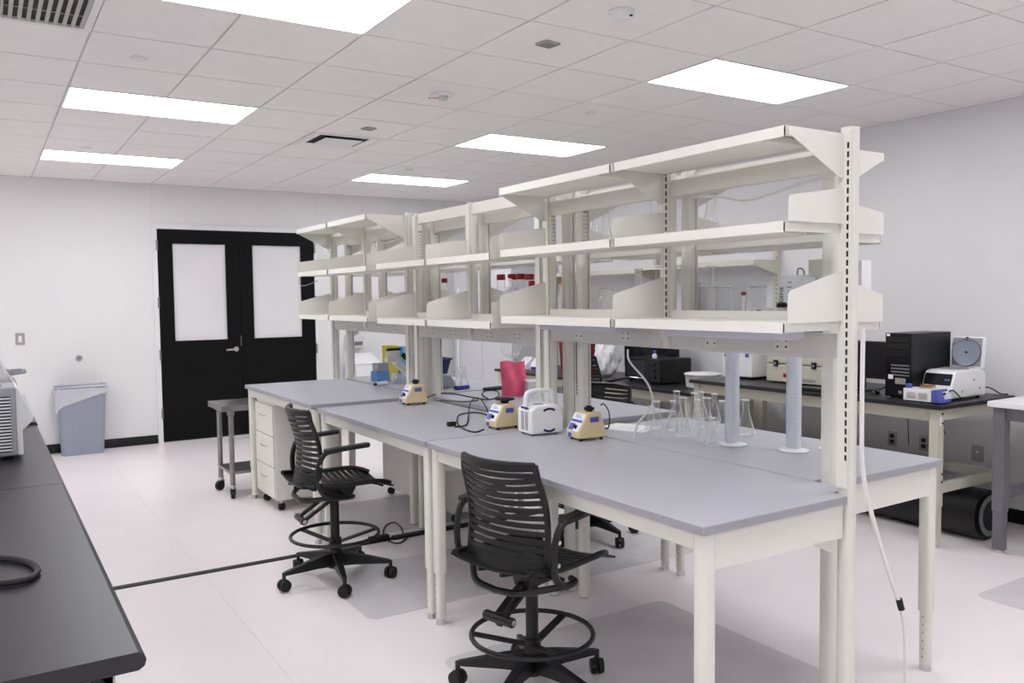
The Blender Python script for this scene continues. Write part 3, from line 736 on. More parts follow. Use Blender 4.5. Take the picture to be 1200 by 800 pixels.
# ------------------------------------------------------------------ right wall benches
def wall_bench(label, x0, x1, y0, y1, z, legmat='tan', topmat='epoxy', th=.03, rail=True, lw=.062):
    t = thing('wall_bench', label, 'bench', ((x0+x1)/2, (y0+y1)/2, 0), 0, 'benches along the computer wall')
    a, b = (x1-x0)/2, (y1-y0)/2
    box(-a, a, -b, b, z-th, z).build('worktop', topmat, t, bevel=.005)
    z -= th
    MB().box(-a+.045, -a+.075, -b+.03, b-.03, z-.08, z).box(a-.075, a-.045, -b+.03, b-.03, z-.08, z).box(-a+.075, a-.075, -b+.045, -b+.07, z-.075, z).box(-a+.075, a-.075, b-.07, b-.045, z-.075, z).build('frame', legmat, t)
    for sx in (-1, 1):
        for sy in (-1, 1):
            x, y = sx*(a-.06), sy*(b-.06)
            lg = box(x-lw/2, x+lw/2, y-lw/2, y+lw/2, .26, z).build('leg', legmat, t, bevel=.004)
            box(x-lw/2+.005, x+lw/2-.005, y-lw/2+.005, y+lw/2-.005, .02, .26).build('inner_leg', legmat, lg)
            MB().cyl((x, y, 0), (x, y, .02), .024).build('glide', 'chrome', lg)
            if sy < 0 and sx < 0:
                for zz in (.42, .47, z-.03, z-.09): MB().cyl((x+.014, y-lw/2-.0005, zz), (x+.014, y-lw/2-.003, zz), .008, n=10).build('bolt_hole', 'dark', lg)
    if rail:
        for sy in (-1, 1): box(-a+.09, a-.09, sy*(b-.06)-.014, sy*(b-.06)+.014, .34, .405).build('lower_rail', legmat, t)
        box(a-.09, a-.06, -b+.09, b-.09, .34, .4).build('back_rail', legmat, t)
    return t
R1 = wall_bench('tan steel bench with black top carrying computer and open centrifuge', 5.02, 5.92, 2.93, 5.12, TZ)
R2 = wall_bench('lower tan bench with black top carrying the black oven', 5.06, 5.92, 5.15, 6.45, .79)
R3 = wall_bench('lower tan bench with black top ending by the grey refrigerator', 5.06, 5.92, 6.48, 8.35, .79)
WT = wall_bench('white topped table on grey steel legs beside the tan bench', 5.235, 6.0, 1.2, 2.76, .945, 'leg_grey', 'gloss_white', .035, True, .07)
box(-.333, -.312, .7555, .7565, .74, .83).build('label_sticker', 'paper', WT)
box(-.405, -.385, -1.0675, -1.0665, .78, .84).build('label_sticker', 'paper', R1)
# black duffel roll under the bench
rl = thing('black_roll', 'long black rolled padded sleeve lying under the computer bench', 'roll', (5.5, 3.72, 0))
MB().cyl((0, -.84, .165), (0, 1.2, .165), .165, n=28).build('roll_body', 'black', rl, smooth=True)
MB().cyl((0, -.86, .165), (0, -.84, .165), .12, n=24).build('end_cap', 'rubber', rl, smooth=True)
MB().lathe([(.1, 0), (.135, 0), (.135, .006), (.1, .006)], 24).xf(Matrix.Translation((0, -.855, .165)) @ Matrix.Rotation(PI/2, 4, 'X')).build('end_ring', 'leg_grey', rl, smooth=True)
# wall outlets and cables
wallplate('wall_outlet', 'grey duplex outlet behind the bench nearest the computer cables', 'outlet', 1046, 513.5, .075, .115, 'plate', 'right', ((0, .022, .036, .03, 'dark', 'socket'), (0, -.022, .036, .03, 'dark', 'socket')))
wallplate('wall_outlet', 'grey duplex outlet with a plugged black cord on the wall', 'outlet', 1083, 519, .075, .115, 'plate', 'right', ((0, .022, .036, .03, 'dark', 'socket'), (0, -.022, .036, .03, 'dark', 'socket')))
wallplate('data_plate', 'square steel data plate on the wall behind the bench leg', 'outlet', 1146, 531, .085, .115, 'plate', 'right', ((0, .01, .02, .02, 'white', 'jack'),))
def cord(label, pts, r=.0035, mt='rubber', name='cord', cat='cable', k=6):
    return tag(MB().tube(smooth_path(pts, k), r, 6).build(name, mt, smooth=True), label, cat)
cord('thin black cord hanging straight down behind the computer bench', [(5.97, 3.75, .9), (5.98, 3.75, .7), (5.97, 3.73, .45)])
cord('thin black cord with a kink running down to the wall outlet', [(5.97, 3.5, .9), (5.98, 3.48, .78), (5.985, 3.52, .7), (6.03, 3.475, .56)])
# tall grey refrigerator at the end of the wall
fr = thing('refrigerator', 'tall pale grey refrigerator standing by the door wall corner', 'refrigerator', (5.72, 9.17, 0))
box(-.3, .32, -.72, .72, .06, 2.03).build('body', 'fridge', fr, bevel=.006)
for y0_, y1_ in ((-.715, -.004), (.004, .715)):
    dr = box(-.345, -.302, y0_, y1_, .1, 2.01).build('door', 'fridge', fr, bevel=.006)
for y in (.56,): 
    MB().tube(smooth_path([(-.345, y, .7), (-.375, y, .72), (-.375, y, 1.68), (-.345, y, 1.7)], 4), .011, 8).build('handle', 'gloss_white', fr, smooth=True)
MB().box(-.3, .32, -.7, .7, 0, .06).build('plinth', 'leg_grey', fr)
# wall shelves over the benches
def wall_shelf(label, y0, y1, z):
    t = thing('wall_shelf', label, 'shelf', (XR, (y0+y1)/2, 0), 0, 'tan shelves fixed to the computer wall'); h = (y1-y0)/2
    for y in (-h+.03, h-.03): box(-.05, 0, y-.025, y+.025, 1.0, 2.06).build('upright', 'tan', t, bevel=.003)
    for y in (-h+.03, h-.03):
        hs_ = MB()
        for q in range(14): hs_.box(-.0512, -.0495, y-.018, y-.01, 1.42+.04*q, 1.434+.04*q)
        stuff(hs_.build('slots', 'dark', t))
    s_ = box(-.36, -.052, -h, h, z-.006, z).build('shelf', 'tan', t)
    box(-.36, -.355, -h, h, z-.045, z-.006).build('edge_lip', 'tan', s_)
    for y in (-h+.002, h-.005): MB().prism([(-.36, z-.006), (-.052, z-.006), (-.052, z-.12), (-.09, z-.12), (-.355, z-.045)], y, y+.003, 'y').build('bracket', 'tan', t)
    return t
wall_shelf('tan wall shelf over the white instruments', 5.02, 6.55, 1.925)
wall_shelf('tan wall shelf over the black oven and red bins', 6.6, 8.3, 1.9)
#PART3
# ------------------------------------------------------------------ glassware
def flask_prof(H, R, t=.002, neck=None):
    rn = neck or max(.012, R*.34)
    o = [(0, 0), (R*.92, 0), (R, .008), (R*.97, .02), (rn*1.08, H*.68), (rn, H*.74), (rn, H*.965), (rn*1.22, H*.985), (rn*1.18, H)]
    return o
GF = 'conical glass flasks on the bench'
def flask(label, x, y, z, H, R=None, group=GF, graded=True, neck=None):
    R = R or H*.24
    t = thing('conical_flask', label, 'flask', (x, y, z+.0005), random.uniform(0, 6), group)
    MB().lathe(flask_prof(H, R, neck=neck), 28).build('body', 'glass', t, smooth=True)
    rn = neck or max(.012, R*.34)
    MB().tube([(rn*1.16*math.cos(k*PI/10), rn*1.16*math.sin(k*PI/10), H) for k in range(20)], .0028, 6, True).build('rim', 'glass_bead', t, smooth=True)
    if graded:
        g = MB(); r = R*.8
        for k in range(5):
            a0 = -.25; zz = H*(.12+.07*k); rr = (R*.97-(R*.97-R*.36)*(zz-.02)/(H*.68-.02))+.0006
            g.add([(rr*math.cos(a0+s_*.12), rr*math.sin(a0+s_*.12), zz+dz) for s_ in (0, 1) for dz in (0, .002)], [(0, 1, 3, 2)])
        g.build('graduations', 'white', t)
    return t
FL = 'clear conical glass flask in the cluster beside the tall cylinders'
for u, v, vt in ((770, 511, 468.5), (788.6, 504, 468.5), (793, 499, 456.5), (800.5, 511, 464), (813, 496, 459), (817, 503, 467), (828, 517, 464), (837, 494, 460), (846, 510, 468), (763, 504, 475), (822, 490, 458)):
    p = at(u, v, z=TZ); d = p.x*CD.x + p.y*CD.y
    H = max(.12, (v-vt)*d/F_PX*.97)
    flask(FL, p.x, p.y, TZ, H)
p = at(874, 509, z=TZ); flask('clear conical glass flask standing between the two tall cylinders', p.x, p.y, TZ, .175, .046)
p = at(829, 522, z=TZ); flask('small clear conical flask at the front of the flask cluster', p.x, p.y-.03, TZ, .135, .036)
def cylinder(label, u, v, H=.435, R=.033):
    p = at(u, v, z=TZ)
    t = thing('graduated_cylinder', label, 'cylinder', (p.x, p.y, TZ+.0005), 0, 'tall milky measuring cylinders')
    MB().lathe([(0, .012), (R, .012), (R, H), (R+.003, H+.004), (R-.003, H+.002), (R-.003, .016), (0, .016)], 28).build('tube', 'milky', t, smooth=True)
    MB().lathe([(0, 0), (.066, 0), (.068, .004), (.05, .009), (.036, .014), (0, .014)], 28).build('foot', 'gloss_white', t, smooth=True)
    g = MB()
    for k in range(20):
        zz = .06 + k*.018
        for q in range(4 if k % 5 == 0 else 2):
            a0 = -2.3+q*.12
            g.add([((R+.0004)*math.cos(a0+s_*.12), (R+.0004)*math.sin(a0+s_*.12), zz+dz) for s_ in (0, 1) for dz in (0, .0016)], [(0, 1, 3, 2)])
    stuff(g.build('graduations', 'grey', t))
cylinder('tall milky plastic measuring cylinder beside the conical flasks', 858, 521)
cylinder('tall milky plastic measuring cylinder next to the bench end post', 930, 528)
p = at(963, 527, z=TZ)
t = thing('cylinder_foot', 'white plastic round stand foot behind the bench post', 'stand', (p.x+.05, p.y-.02, TZ+.0005))
MB().lathe([(0, 0), (.06, 0), (.062, .004), (.03, .01), (.012, .014), (0, .014)], 24).build('disc', 'gloss_white', t, smooth=True)
MB().lathe([(0, .01), (.01, .012), (.008, .05), (0, .052)], 16).build('stub', 'gloss_white', t, smooth=True)

def shelf_pos(u, x): p = at(u, 400, x=x); return p.y
LOWB, MIDB = 1.51, 1.85
def sflask(label, u, vt, x, z, R=None, graded=False, group='glass flasks on the island shelves'):
    y = shelf_pos(u, x); zt = at(u, vt, x=x).z; H = max(.1, zt-z); return flask(label, x, y, z, H, R or min(.075, H*.26), group, graded)
sflask('conical flask standing alone on the middle shelf by the end post', 833, 226, 2.84, MIDB)
sflask('conical flask on the middle shelf behind the slotted post', 795, 232, 2.82, MIDB)
sflask('conical flask on the middle shelf just past the slotted post', 768, 233, 2.82, MIDB, .06)
sflask('low conical flask on the middle shelf peeping over the bracket', 739, 254, 2.80, MIDB, .045)
sflask('small necked flask on the middle shelf close to the bracket', 711, 250, 2.76, MIDB, .05)
sflask('thin small flask on the middle shelf by the marked post', 698, 250, 2.83, MIDB, .044)
sflask('large conical flask on the lower shelf with a tall neck', 748, 315, 2.80, LOWB, .055)
sflask('large conical flask on the lower shelf close behind the bracket', 772, 313, 2.80, LOWB, .044)
sflask('large conical flask on the lower shelf behind the slotted post', 794, 312, 2.83, LOWB, .048)
sflask('tall glass flask behind the clear boxes on the lower shelf', 832, 312, 2.90, LOWB, .05)

def bottle(label, u, vt, x, z, R, capm='red', bodym='glass', group='capped lab bottles on the island shelves', capr=None, caph=.028):
    y = shelf_pos(u, x); H = at(u, vt, x=x).z - z
    t = thing('lab_bottle', label, 'bottle', (x, y, z+.0005), 0, group)
    hb = H-caph; cr = capr or R*.44; t_ = .002
    o = [(0, 0), (R*.93, 0), (R, .008), (R, hb*.6), (R*.93, hb*.7), (R*.6, hb*.84), (cr*.9, hb*.9), (cr*.9, hb)]
    MB().lathe(o if bodym == 'glass' else o + [(0, hb)], 26).build('body', bodym, t, smooth=True)
    MB().lathe([(0, hb-.004), (cr, hb-.004), (cr*1.02, hb), (cr, H-.002), (cr*.9, H), (0, H)], 24).build('cap', capm, t, smooth=True)
    return t
for k, (u, vt, x) in enumerate(((588, 321.5, 2.86), (601, 321, 2.84), (611, 320.5, 2.85), (621.5, 321, 2.86))):
    bottle('clear bottle with red cap, ' + ('first', 'second', 'third', 'fourth')[k] + ' of four from the refrigerator side', u, vt, x, LOWB, .042, capr=.028, caph=.032)
bottle('shorter red capped glass bottle at the end of the bottle row', 624, 329, 2.78, LOWB, .045, capr=.02)
bottle('red capped glass bottle with pink label standing alone on the lower shelf', 522, 326, 2.84, LOWB, .048, capr=.022)
bottle('orange capped glass bottle seen between the two island posts', 662, 329, 2.86, LOWB, .042, 'orange', capr=.02, caph=.03)
bottle('red capped glass bottle next to the orange capped one', 671, 328.5, 2.86, LOWB, .042, capr=.021, caph=.032)
bottle('small red capped bottle on the middle shelf near the doors', 439.5, 279, 2.84, MIDB, .045, capr=.02)
# white squeeze jug with a bent spout
y = shelf_pos(595, 2.75)
t = thing('wash_bottle', 'white plastic wash bottle with bent spout before the red caps', 'bottle', (2.765, y, LOWB+.0005))
MB().lathe([(0, 0), (.036, 0), (.038, .006), (.038, .13), (.03, .15), (.014, .16), (.014, .175), (0, .175)], 22).build('body', 'milky', t, smooth=True)
MB().tube(smooth_path([(0, 0, .17), (0, 0, .21), (-.012, -.012, .226), (.03, -.03, .205)], 5), .005, 7).build('spout', 'gloss_white', t, smooth=True)
# clear boxes and beakers
def openbox(sx, sy, sz, t=.002):
    return MB().box(-sx/2, sx/2, -sy/2, sy/2, 0, t).box(-sx/2, -sx/2+t, -sy/2, sy/2, t, sz).box(sx/2-t, sx/2, -sy/2, sy/2, t, sz).box(-sx/2+t, sx/2-t, -sy/2, -sy/2+t, t, sz).box(-sx/2+t, sx/2-t, sy/2-t, sy/2, t, sz)
for k, (u, lab) in enumerate(((838, 'clear plastic staining box nearest the slotted post on the lower shelf'), (858, 'clear plastic box in the middle of three on the lower shelf'), (878, 'clear plastic box with white and red tag on the lower shelf'))):
    y = shelf_pos(u, 2.78); H = at(u, 333.5, x=2.78).z-LOWB
    t = thing('plastic_box', lab, 'box', (2.785, y, LOWB+.0005), 0, 'clear plastic boxes on the lower shelf')
    openbox(.1, .092, H).build('tub', 'clear_plastic', t)
    MB().box(-.052, .052, -.048, .048, H-.012, H-.006).build('rim', 'milky', t, bevel=.002)
    for q in range(3): box(-.048, -.046, -.03+.025*q, -.026+.025*q, .01, H-.02).build('divider', 'milky', t)
    if k == 2:
        box(-.053, -.0505, -.02, .0, .0, H*.7).build('tag', 'paper', t); box(-.0535, -.0505, -.022, .002, H*.7, H*.8).build('tag_top', 'red', t)
        box(-.053, -.0505, -.048, -.026, .0, H*.5).build('tag', 'paper', t)
for k, u in enumerate((727, 736, 745, 754)):
    y = shelf_pos(u, 2.92); H = at(u, 350, x=2.92).z-LOWB
    t = tag(MB().lathe([(0, 0), (.026, 0), (.028, .005), (.028, H), (.03, H+.003)], 24).build('beaker', 'glass', loc=(2.92, y, LOWB+.0005), smooth=True),
            'straight sided glass beaker, ' + ('first', 'second', 'third', 'fourth')[k] + ' in line from the marked post', 'beaker', 'glass beakers on the lower shelf')
y = shelf_pos(708, 2.77); zz = at(704, 337, x=2.77).z
hd = zz-LOWB
tag(MB().lathe([(0, 0), (.042, 0), (.043, hd-.055), (.054, hd-.045), (.052, hd-.02), (.034, hd-.004), (0, hd)], 28).build('glass_dome', 'glass', loc=(2.79, y, LOWB+.0005), smooth=True), 'domed glass jar behind the beaker row on the lower shelf', 'jar')
# white carton with blue mark and black knob, hanging bag, board
y = shelf_pos(910, 2.80)
t = thing('small_carton', 'small white carton with a blue square label on the lower shelf', 'carton', (2.79, y+.012, LOWB+.0005))
box(-.06, .06, -.045, .045, 0, .055).build('box', 'paper', t, bevel=.001)
box(-.0612, -.06, .01, .033, .024, .046).build('blue_label', 'label_blue', t)
MB().lathe([(0, .055), (.02, .055), (.022, .06), (.022, .07), (.014, .076), (0, .076)], 18, (.02, -.03, 0)).build('knob', 'black', t, smooth=True)
y = shelf_pos(932, 2.86); zt = at(932, 320, x=2.86).z
t = thing('plastic_carboy', 'flat milky plastic carboy lettered NALGENE with volume marks', 'carboy', (2.87, y, LOWB+.0005))
HB = zt-LOWB
MB().prism(rrect(-.05, .05, -.062, .062, .018, 4), 0, HB-.01, 'z').build('body', 'milky', t, bevel=.008)
MB().tube(smooth_path([(-.0, -.035, HB-.012), (0, -.03, HB+.012), (0, -.005, HB+.018), (0, 0, HB-.012)], 4), .004, 6).build('handle_wire', 'steel', t, smooth=True)
text('NALGENE', .026, 'ink', 'lettering', t, (-.0506, .038, HB*.42), (PI/2, -PI/2, -PI/2))
for q in range(7): box(-.0508, -.0502, -.012, .006+.006*(q % 2), HB*.2+q*HB*.1, HB*.2+q*HB*.1+.003).build('mark', 'ink', t)
y = shelf_pos(957, 2.93)
tag(box(2.925, 2.995, y-.04, y+.04, LOWB+.0005, at(957, 304, x=2.93).z).build('document_box', 'cream_shelf', bevel=.002), 'plain cream document box behind the end post on the lower shelf', 'box')
tag(box(2.92, 2.98, 2.03, 2.07, LOWB+.0005, 1.75).build('white_carton', 'paper', bevel=.001), 'narrow white carton at the post end of the lower shelf', 'carton')

# ------------------------------------------------------------------ instruments on the island
def vortex(label, u, v, knob='cup', rz=0., s=1.):
    p = at(u, v, z=TZ)
    if p.x > 2.44 and p.y > 5: p = Vector((2.435, 5.06, TZ))
    t = thing('vortex_mixer', label, 'mixer', (p.x, p.y, TZ+.0005), rz, 'beige vortex mixers')
    prof = [(-.085, .012), (.078, .012), (.07, .05), (.045, .135), (-.02, .135), (-.035, .128), (-.085, .045)]
    MB().prism([(a*s, b*s) for a, b in prof], -.058*s, .058*s, 'y').build('housing', 'beige', t, bevel=.008)
    for x in (-.06, .055):
        for y in (-.04, .04): MB().cyl((x*s, y*s, 0), (x*s, y*s, .013), .009).build('foot', 'rubber', t)
    # sloping control panel on the user side
    a, b = Vector((-.085, 0, .045))*s, Vector((-.035, 0, .128))*s; n_ = Vector((-.083, 0, .05)).normalized()
    def pan(t0, t1, y0, y1, mt, nm, th):
        q = [a+(b-a)*t0, a+(b-a)*t1]
        vs = [(q[i].x+n_.x*d, y*s, q[i].z+n_.z*d) for d in (.0002, th) for i, y in ((0, y0), (0, y1), (1, y1), (1, y0))]
        MB().add(vs, [(3, 2, 1, 0), (4, 5, 6, 7), (0, 1, 5, 4), (1, 2, 6, 5), (2, 3, 7, 6), (3, 0, 4, 7)]).build(nm, mt, t)
    pan(.02, .97, -.048, .048, 'paper', 'control_panel', .0012)
    pan(.5, .64, -.046, .046, 'label_blue', 'blue_stripe', .0018)
    pan(.05, .42, .0, .044, 'label_blue', 'blue_field', .0018)
    for k in range(3): pan(.74+.07*k, .765+.07*k, -.03+.01*k, .03, 'label_blue', 'print_line', .0016)
    c = a+(b-a)*.25
    MB().cyl((c.x, -.015*s, c.z), (c.x+n_.x*.014, -.015*s, c.z+n_.z*.014), .011*s, .009*s, 14).build('speed_knob', 'black', t, smooth=True)
    box(-.0865*s, -.085*s, .008*s, .036*s, .016*s, .036*s).build('rating_label', 'label_blue', t)
    box(-.02*s, .03*s, -.0592*s, -.058*s, .088*s, .113*s).build('side_label', 'label_blue', t)
    if knob == 'cup':
        MB().lathe([(0, .135), (.018, .135), (.018, .142), (.026, .146), (.026, .156), (.015, .16), (.015, .164), (.006, .16), (0, .16)], 20, (.012, 0, 0)).build('cup_head', 'rubber', t, smooth=True)
    else:
        MB().lathe([(0, .135), (.02, .135), (.024, .146), (.052, .152), (.054, .157), (.05, .161), (0, .162)], 26, (.01, 0, 0)).build('platform_head', 'rubber', t, smooth=True)
    return t
vortex('beige vortex mixer between the island posts near the raised bench', 484, 471.5, 'cup', -.05, 1.0)
vortex('beige vortex mixer with a wide black platform beside the white cooler', 590, 501, 'disc', .0, 1.0)
v3 = vortex('beige vortex mixer with a blue side label next to the paper sheet', 688, 514, 'cup', -.08, 1.02)
# white cooling unit with handle
p = at(633, 506, z=TZ)
t = thing('cooling_unit', 'white portable pump unit with carry handle and blue arc labels', 'pump', (p.x-.02, p.y-.03, TZ+.0005), -.1)
W2, D2, H2 = .095, .075, .155
MB().prism([(-W2, .006), (W2, .006), (W2+.003, .05), (W2, H2-.03), (W2-.03, H2), (-W2+.035, H2), (-W2, H2-.025)], -D2, D2, 'y').build('housing', 'gloss_white', t, bevel=.014, seg=4)
MB().tube(smooth_path([(-W2+.012, 0, H2-.03), (-W2+.012, 0, H2+.035), (-W2+.035, 0, H2+.062), (.02, 0, H2+.066), (W2-.03, 0, H2+.056), (W2-.02, 0, H2-.01)], 6), .013, 10).build('handle', 'gloss_white', t, smooth=True)
box(-W2+.03, W2-.045, -.006, .006, H2-.004, H2+.05).build('handle_web', 'clear_plastic', t)
for k in range(12):
    for y in (-.045, -.002): box(-W2-.0016, -W2+.001, y, y+.03, .028+.008*k, .031+.008*k).build('vent_slot', 'dark', t)
box(-W2-.0016, -W2+.002, -.05, .03, H2-.02, H2-.01).build('blue_badge', 'navy', t)
for sg in (-1, 1):
    g = MB(); n = 12
    for k in range(n+1):
        aa = (-.6+1.2*k/n); 
        for r in (.052, .063): g.v.append((.012+math.sin(aa)*r, -D2-.0016, .077+sg*(math.cos(aa)*r)))
    g.f = [(2*k, 2*k+1, 2*k+3, 2*k+2) for k in range(n)]
    o = g.build('arc_label', 'navy', t); sd = o.modifiers.new('solid', 'SOLIDIFY'); sd.thickness = .0016; sd.offset = 0
box(-.05, .0, -.04, -.012, H2, H2+.0012).build('top_label', 'label_blue', t)
for x in (-.07, .07):
    for y in (-.05, .05): MB().cyl((x, y, 0), (x, y, .01), .01).build('foot', 'rubber', t)
# cords on the island top
def tcord(label, pix, z=TZ, r=.004, mt='rubber', lift=None):
    pts = []
    for k, (u, v) in enumerate(pix):
        p = at(u, v, z=z+r+.0005)
        if p.x > 2.6 and p.y > 3.58: p = at(u, v, z=TB+r+.0008)
        p.z += (lift[k] if lift else 0); pts.append(p)
    return cord(label, pts, r, mt)
tcord('black power cord looped in front of the platform vortex mixer', [(567, 503), (557, 506), (545, 503), (537, 497), (536, 489), (541, 485), (556, 483), (568, 485), (574, 489)])
tcord('black power cord arched between the mixers on the island', [(533, 500), (547, 497), (549, 485), (552, 472), (560, 468), (567, 474), (572, 483), (575, 488)], lift=[0, 0, .004, .01, .012, .01, .004, 0])
tcord('long black cord running from the far vortex mixer', [(500, 466), (513, 461), (530, 461), (552, 465), (572, 468), (584, 464), (582, 458), (570, 457), (565, 462), (572, 467)])
tcord('black cord with plug lying along the island seam', [(516, 468.5), (530, 470), (552, 470), (560, 468)])
p = at(513, 468, z=TZ); tag(box(-.03, .03, -.014, .014, 0, .024).build('plug', 'rubber', loc=(p.x, p.y, TZ+.0005), bevel=.006), 'black power plug beside the far vortex mixer', 'plug')
p = at(529, 499, z=TZ); tag(box(-.026, .026, -.014, .014, 0, .024).build('plug', 'rubber', loc=(p.x, p.y, TZ+.0005), bevel=.006), 'black power plug lying loose in front of the cords', 'plug')
tcord('short black cord curling off the blue labelled vortex mixer', [(706, 500), (713, 503), (714, 495), (708, 488), (704, 487)], lift=[0, .01, .05, .07, .06])
# paper
def sheet(label, u, v, z, rz, w_=.21, h_=.28):
    p = at(u, v, z=z)
    t = thing('paper_sheet', label, 'paper', (p.x, p.y, z+.0006), rz, 'printed sheets on the island')
    box(-w_/2, w_/2, -h_/2, h_/2, 0, .0008).build('sheet', 'paper', t)
    box(-w_/2+.02, w_/2-.03, -h_/2+.03, -h_/2+.037, .0008, .001).build('print_bar', 'label_blue', t)
    for k in range(7): box(-w_/2+.03, w_/2-.05-.02*(k % 3), -h_/2+.07+.02*k, -h_/2+.073+.02*k, .0008, .001).build('print_line', 'grey', t)
sheet('white printed sheet lying by the conical flasks', 737, 501, TZ, .35)
sheet('white sheet near the yellow tip box on the raised bench', 462, 452, .93, 1.1, .21, .26)
# far end of the island: tip boxes, pipette stand, balance with tub
ZB = .945
def pos(u, v, z=ZB): return at(u, v, z=z)
p = pos(439, 447)
t = thing('tip_box', 'blue and grey stacked pipette tip box near the yellow one', 'tip box', (p.x+.05, p.y, ZB+.0005), .2)
box(-.06, .06, -.05, .05, 0, .085).build('lower_box', 'tip_blue', t, bevel=.004)
box(-.045, .055, -.045, .045, .085, .15).build('upper_box', 'grey', t, bevel=.004)
box(-.0455, -.044, -.03, .03, .1, .14).build('label', 'plate', t)
p = pos(452, 446)
t = thing('yellow_carton', 'tall yellow translucent carton behind the multichannel pipette', 'carton', (p.x+.06, p.y+.03, ZB+.0005), .1)
box(-.05, .05, -.05, .05, 0, .27).build('box', 'yellow', t, bevel=.004)
box(-.052, .052, -.052, .052, .27, .29).build('lid', 'yellow', t, bevel=.004)
p = pos(470, 446)
t = thing('blue_carton', 'upright light blue carton beside the yellow one', 'carton', (p.x+.06, p.y+.06, ZB+.0005), .1)
box(-.035, .035, -.04, .04, 0, .28).build('box', 'sky_blue', t, bevel=.002)
box(-.0365, .0, -.0415, .0415, .02, .08).build('band', 'tip_blue', t)
p = pos(472, 453)
t = thing('multichannel_pipette', 'white multichannel pipette leaning with a row of black tip ejectors', 'pipette', (p.x, p.y, ZB+.0005), .25)
t.scale = (1.2, 1.2, 1.2)
MB().bar((.12, 0, .02), (-.06, 0, .17), .05, .04).build('handle', 'gloss_white', t, bevel=.008)
for k in range(8):
    x = -.13+.014*k; MB().cyl((x, 0, .18), (x+.012, 0, .235), .005, n=8).build('nozzle', 'gloss_white', t, smooth=True); MB().cyl((x+.012, 0, .235), (x+.0135, 0, .25), .0075, n=8).build('nozzle_tip', 'black', t, smooth=True)
MB().bar((-.13, 0, .18), (-.01, 0, .18), .03, .03).build('manifold', 'gloss_white', t, bevel=.004)
MB().bar((-.02, -.027, .21), (.06, -.027, .14), .012, .03).build('trigger', 'black', t, bevel=.003)
box(.09, .16, -.04, .04, 0, .03).build('rest', 'grey', t, bevel=.004)
p = pos(463, 449)
t = thing('dropper_rack', 'small clear tub of pipette tips beside the blue box', 'tip box', (p.x+.02, p.y-.04, ZB+.0005), 0)
openbox(.1, .09, .08).build('tub', 'clear_plastic', t); box(-.046, .046, -.042, .042, .003, .05).build('tips', 'tip_blue', t)
p = pos(449, 451)
t = thing('label_roll', 'small white cordless handpiece with a dark end on the raised bench', 'handpiece', (p.x-.02, p.y-.02, ZB+.0005), .5)
MB().cyl((-.07, 0, .016), (.06, 0, .016), .016, n=14).build('body', 'gloss_white', t, smooth=True)
MB().cyl((-.09, 0, .016), (-.07, 0, .016), .012, n=12).build('tip', 'black', t, smooth=True)
p = at(533, 461, z=ZB)
t = thing('bench_balance', 'grey bench balance with sloping front under a blue tub', 'balance', (2.90, 5.62, ZB+.0005), 0)
MB().prism([(-.1, 0), (.115, 0), (.115, .025), (.07, .095), (-.1, .095)], -.09, .09, 'y').build('housing', 'grey', t, bevel=.006)
MB().cyl((-.02, 0, .095), (-.02, 0, .107), .06, n=24).build('pan', 'black', t, smooth=True)
t = thing('blue_tub', 'dark blue plastic tub resting on the grey balance', 'tub', (2.885, 5.62, ZB+.108), .0)
MB().add(*(lambda A, Bq: ([(x, y, 0) for x, y in A]+[(x, y, .11) for x, y in Bq], [tuple(range(len(A)-1, -1, -1))]+[(i, (i+1) % len(A), (i+1) % len(A)+len(A), i+len(A)) for i in range(len(A))]))(rrect(-.07, .07, -.075, .075, .02, 4), rrect(-.09, .09, -.1, .1, .02, 4))).build('tub', 'navy', t, smooth=True)
MB().tube([(x, y, .112) for x, y in rrect(-.094, .094, -.104, .104, .02, 4)], .008, 6, True).build('rim', 'navy', t, smooth=True)
p = at(541, 456, z=ZB)
t = thing('tube_rack', 'low blue tray holding small glass vessels', 'rack', (p.x, p.y, ZB+.0005), .2)
box(-.055, .055, -.03, .03, 0, .03).build('tray', 'purple_blue', t, bevel=.006)
for k, dx in enumerate((-.025, .025)):
    tag(MB().lathe(flask_prof(.14, .03), 20).build('conical_flask', 'glass', loc=(p.x+dx, p.y+.006*k, ZB+.031), smooth=True), 'small glass flask standing in the low blue tray', 'flask', 'small flasks in the blue tray')
p = at(574, 455, z=TB)
t = thing('flat_tray', 'flat black power strip lying beside the pink bag', 'power strip', (p.x, p.y-.1, TB+.0005), .15)
box(-.11, .11, -.03, .03, 0, .022).build('body', 'black', t, bevel=.005)
for k in range(4): box(-.09+.05*k, -.06+.05*k, -.015, .015, .022, .0235).build('socket', 'dark', t)
# pink bag and clear box
p = at(600, 463, z=TB)
lv = []; lf = []; nu, nv = 12, 12
for side in (-1, 1):
    for j in range(nv+1):
        for i in range(nu+1):
            s_ = i/nu; q = j/nv; bulge = .038*math.sin(PI*s_)**.7*(1-q)**.6+.004
            lv.append((-.085+.17*s_+.006*math.sin(5*q), side*bulge+.008*math.sin(9*s_+4*q), .235*q+.006*math.sin(7*s_)*q))
def gi(s_, j, i): return s_*(nu+1)*(nv+1)+j*(nu+1)+i
for s_ in (0, 1):
    for j in range(nv):
        for i in range(nu): lf.append((gi(s_, j, i), gi(s_, j, i+1), gi(s_, j+1, i+1), gi(s_, j+1, i)))
for j in range(nv):
    for i in (0, nu): lf.append((gi(0, j, i), gi(0, j+1, i), gi(1, j+1, i), gi(1, j, i)))
for i in range(nu): lf.append((gi(0, 0, i), gi(0, 0, i+1), gi(1, 0, i+1), gi(1, 0, i)))
pb = tag(MB().add(lv, lf).build('pink_bag', 'pink', smooth=True, loc=(p.x, p.y-.02, TB+.0008)), 'upright pink plastic pouch behind the white pump unit', 'bag'); pb.rotation_euler = (0, 0, -.5)
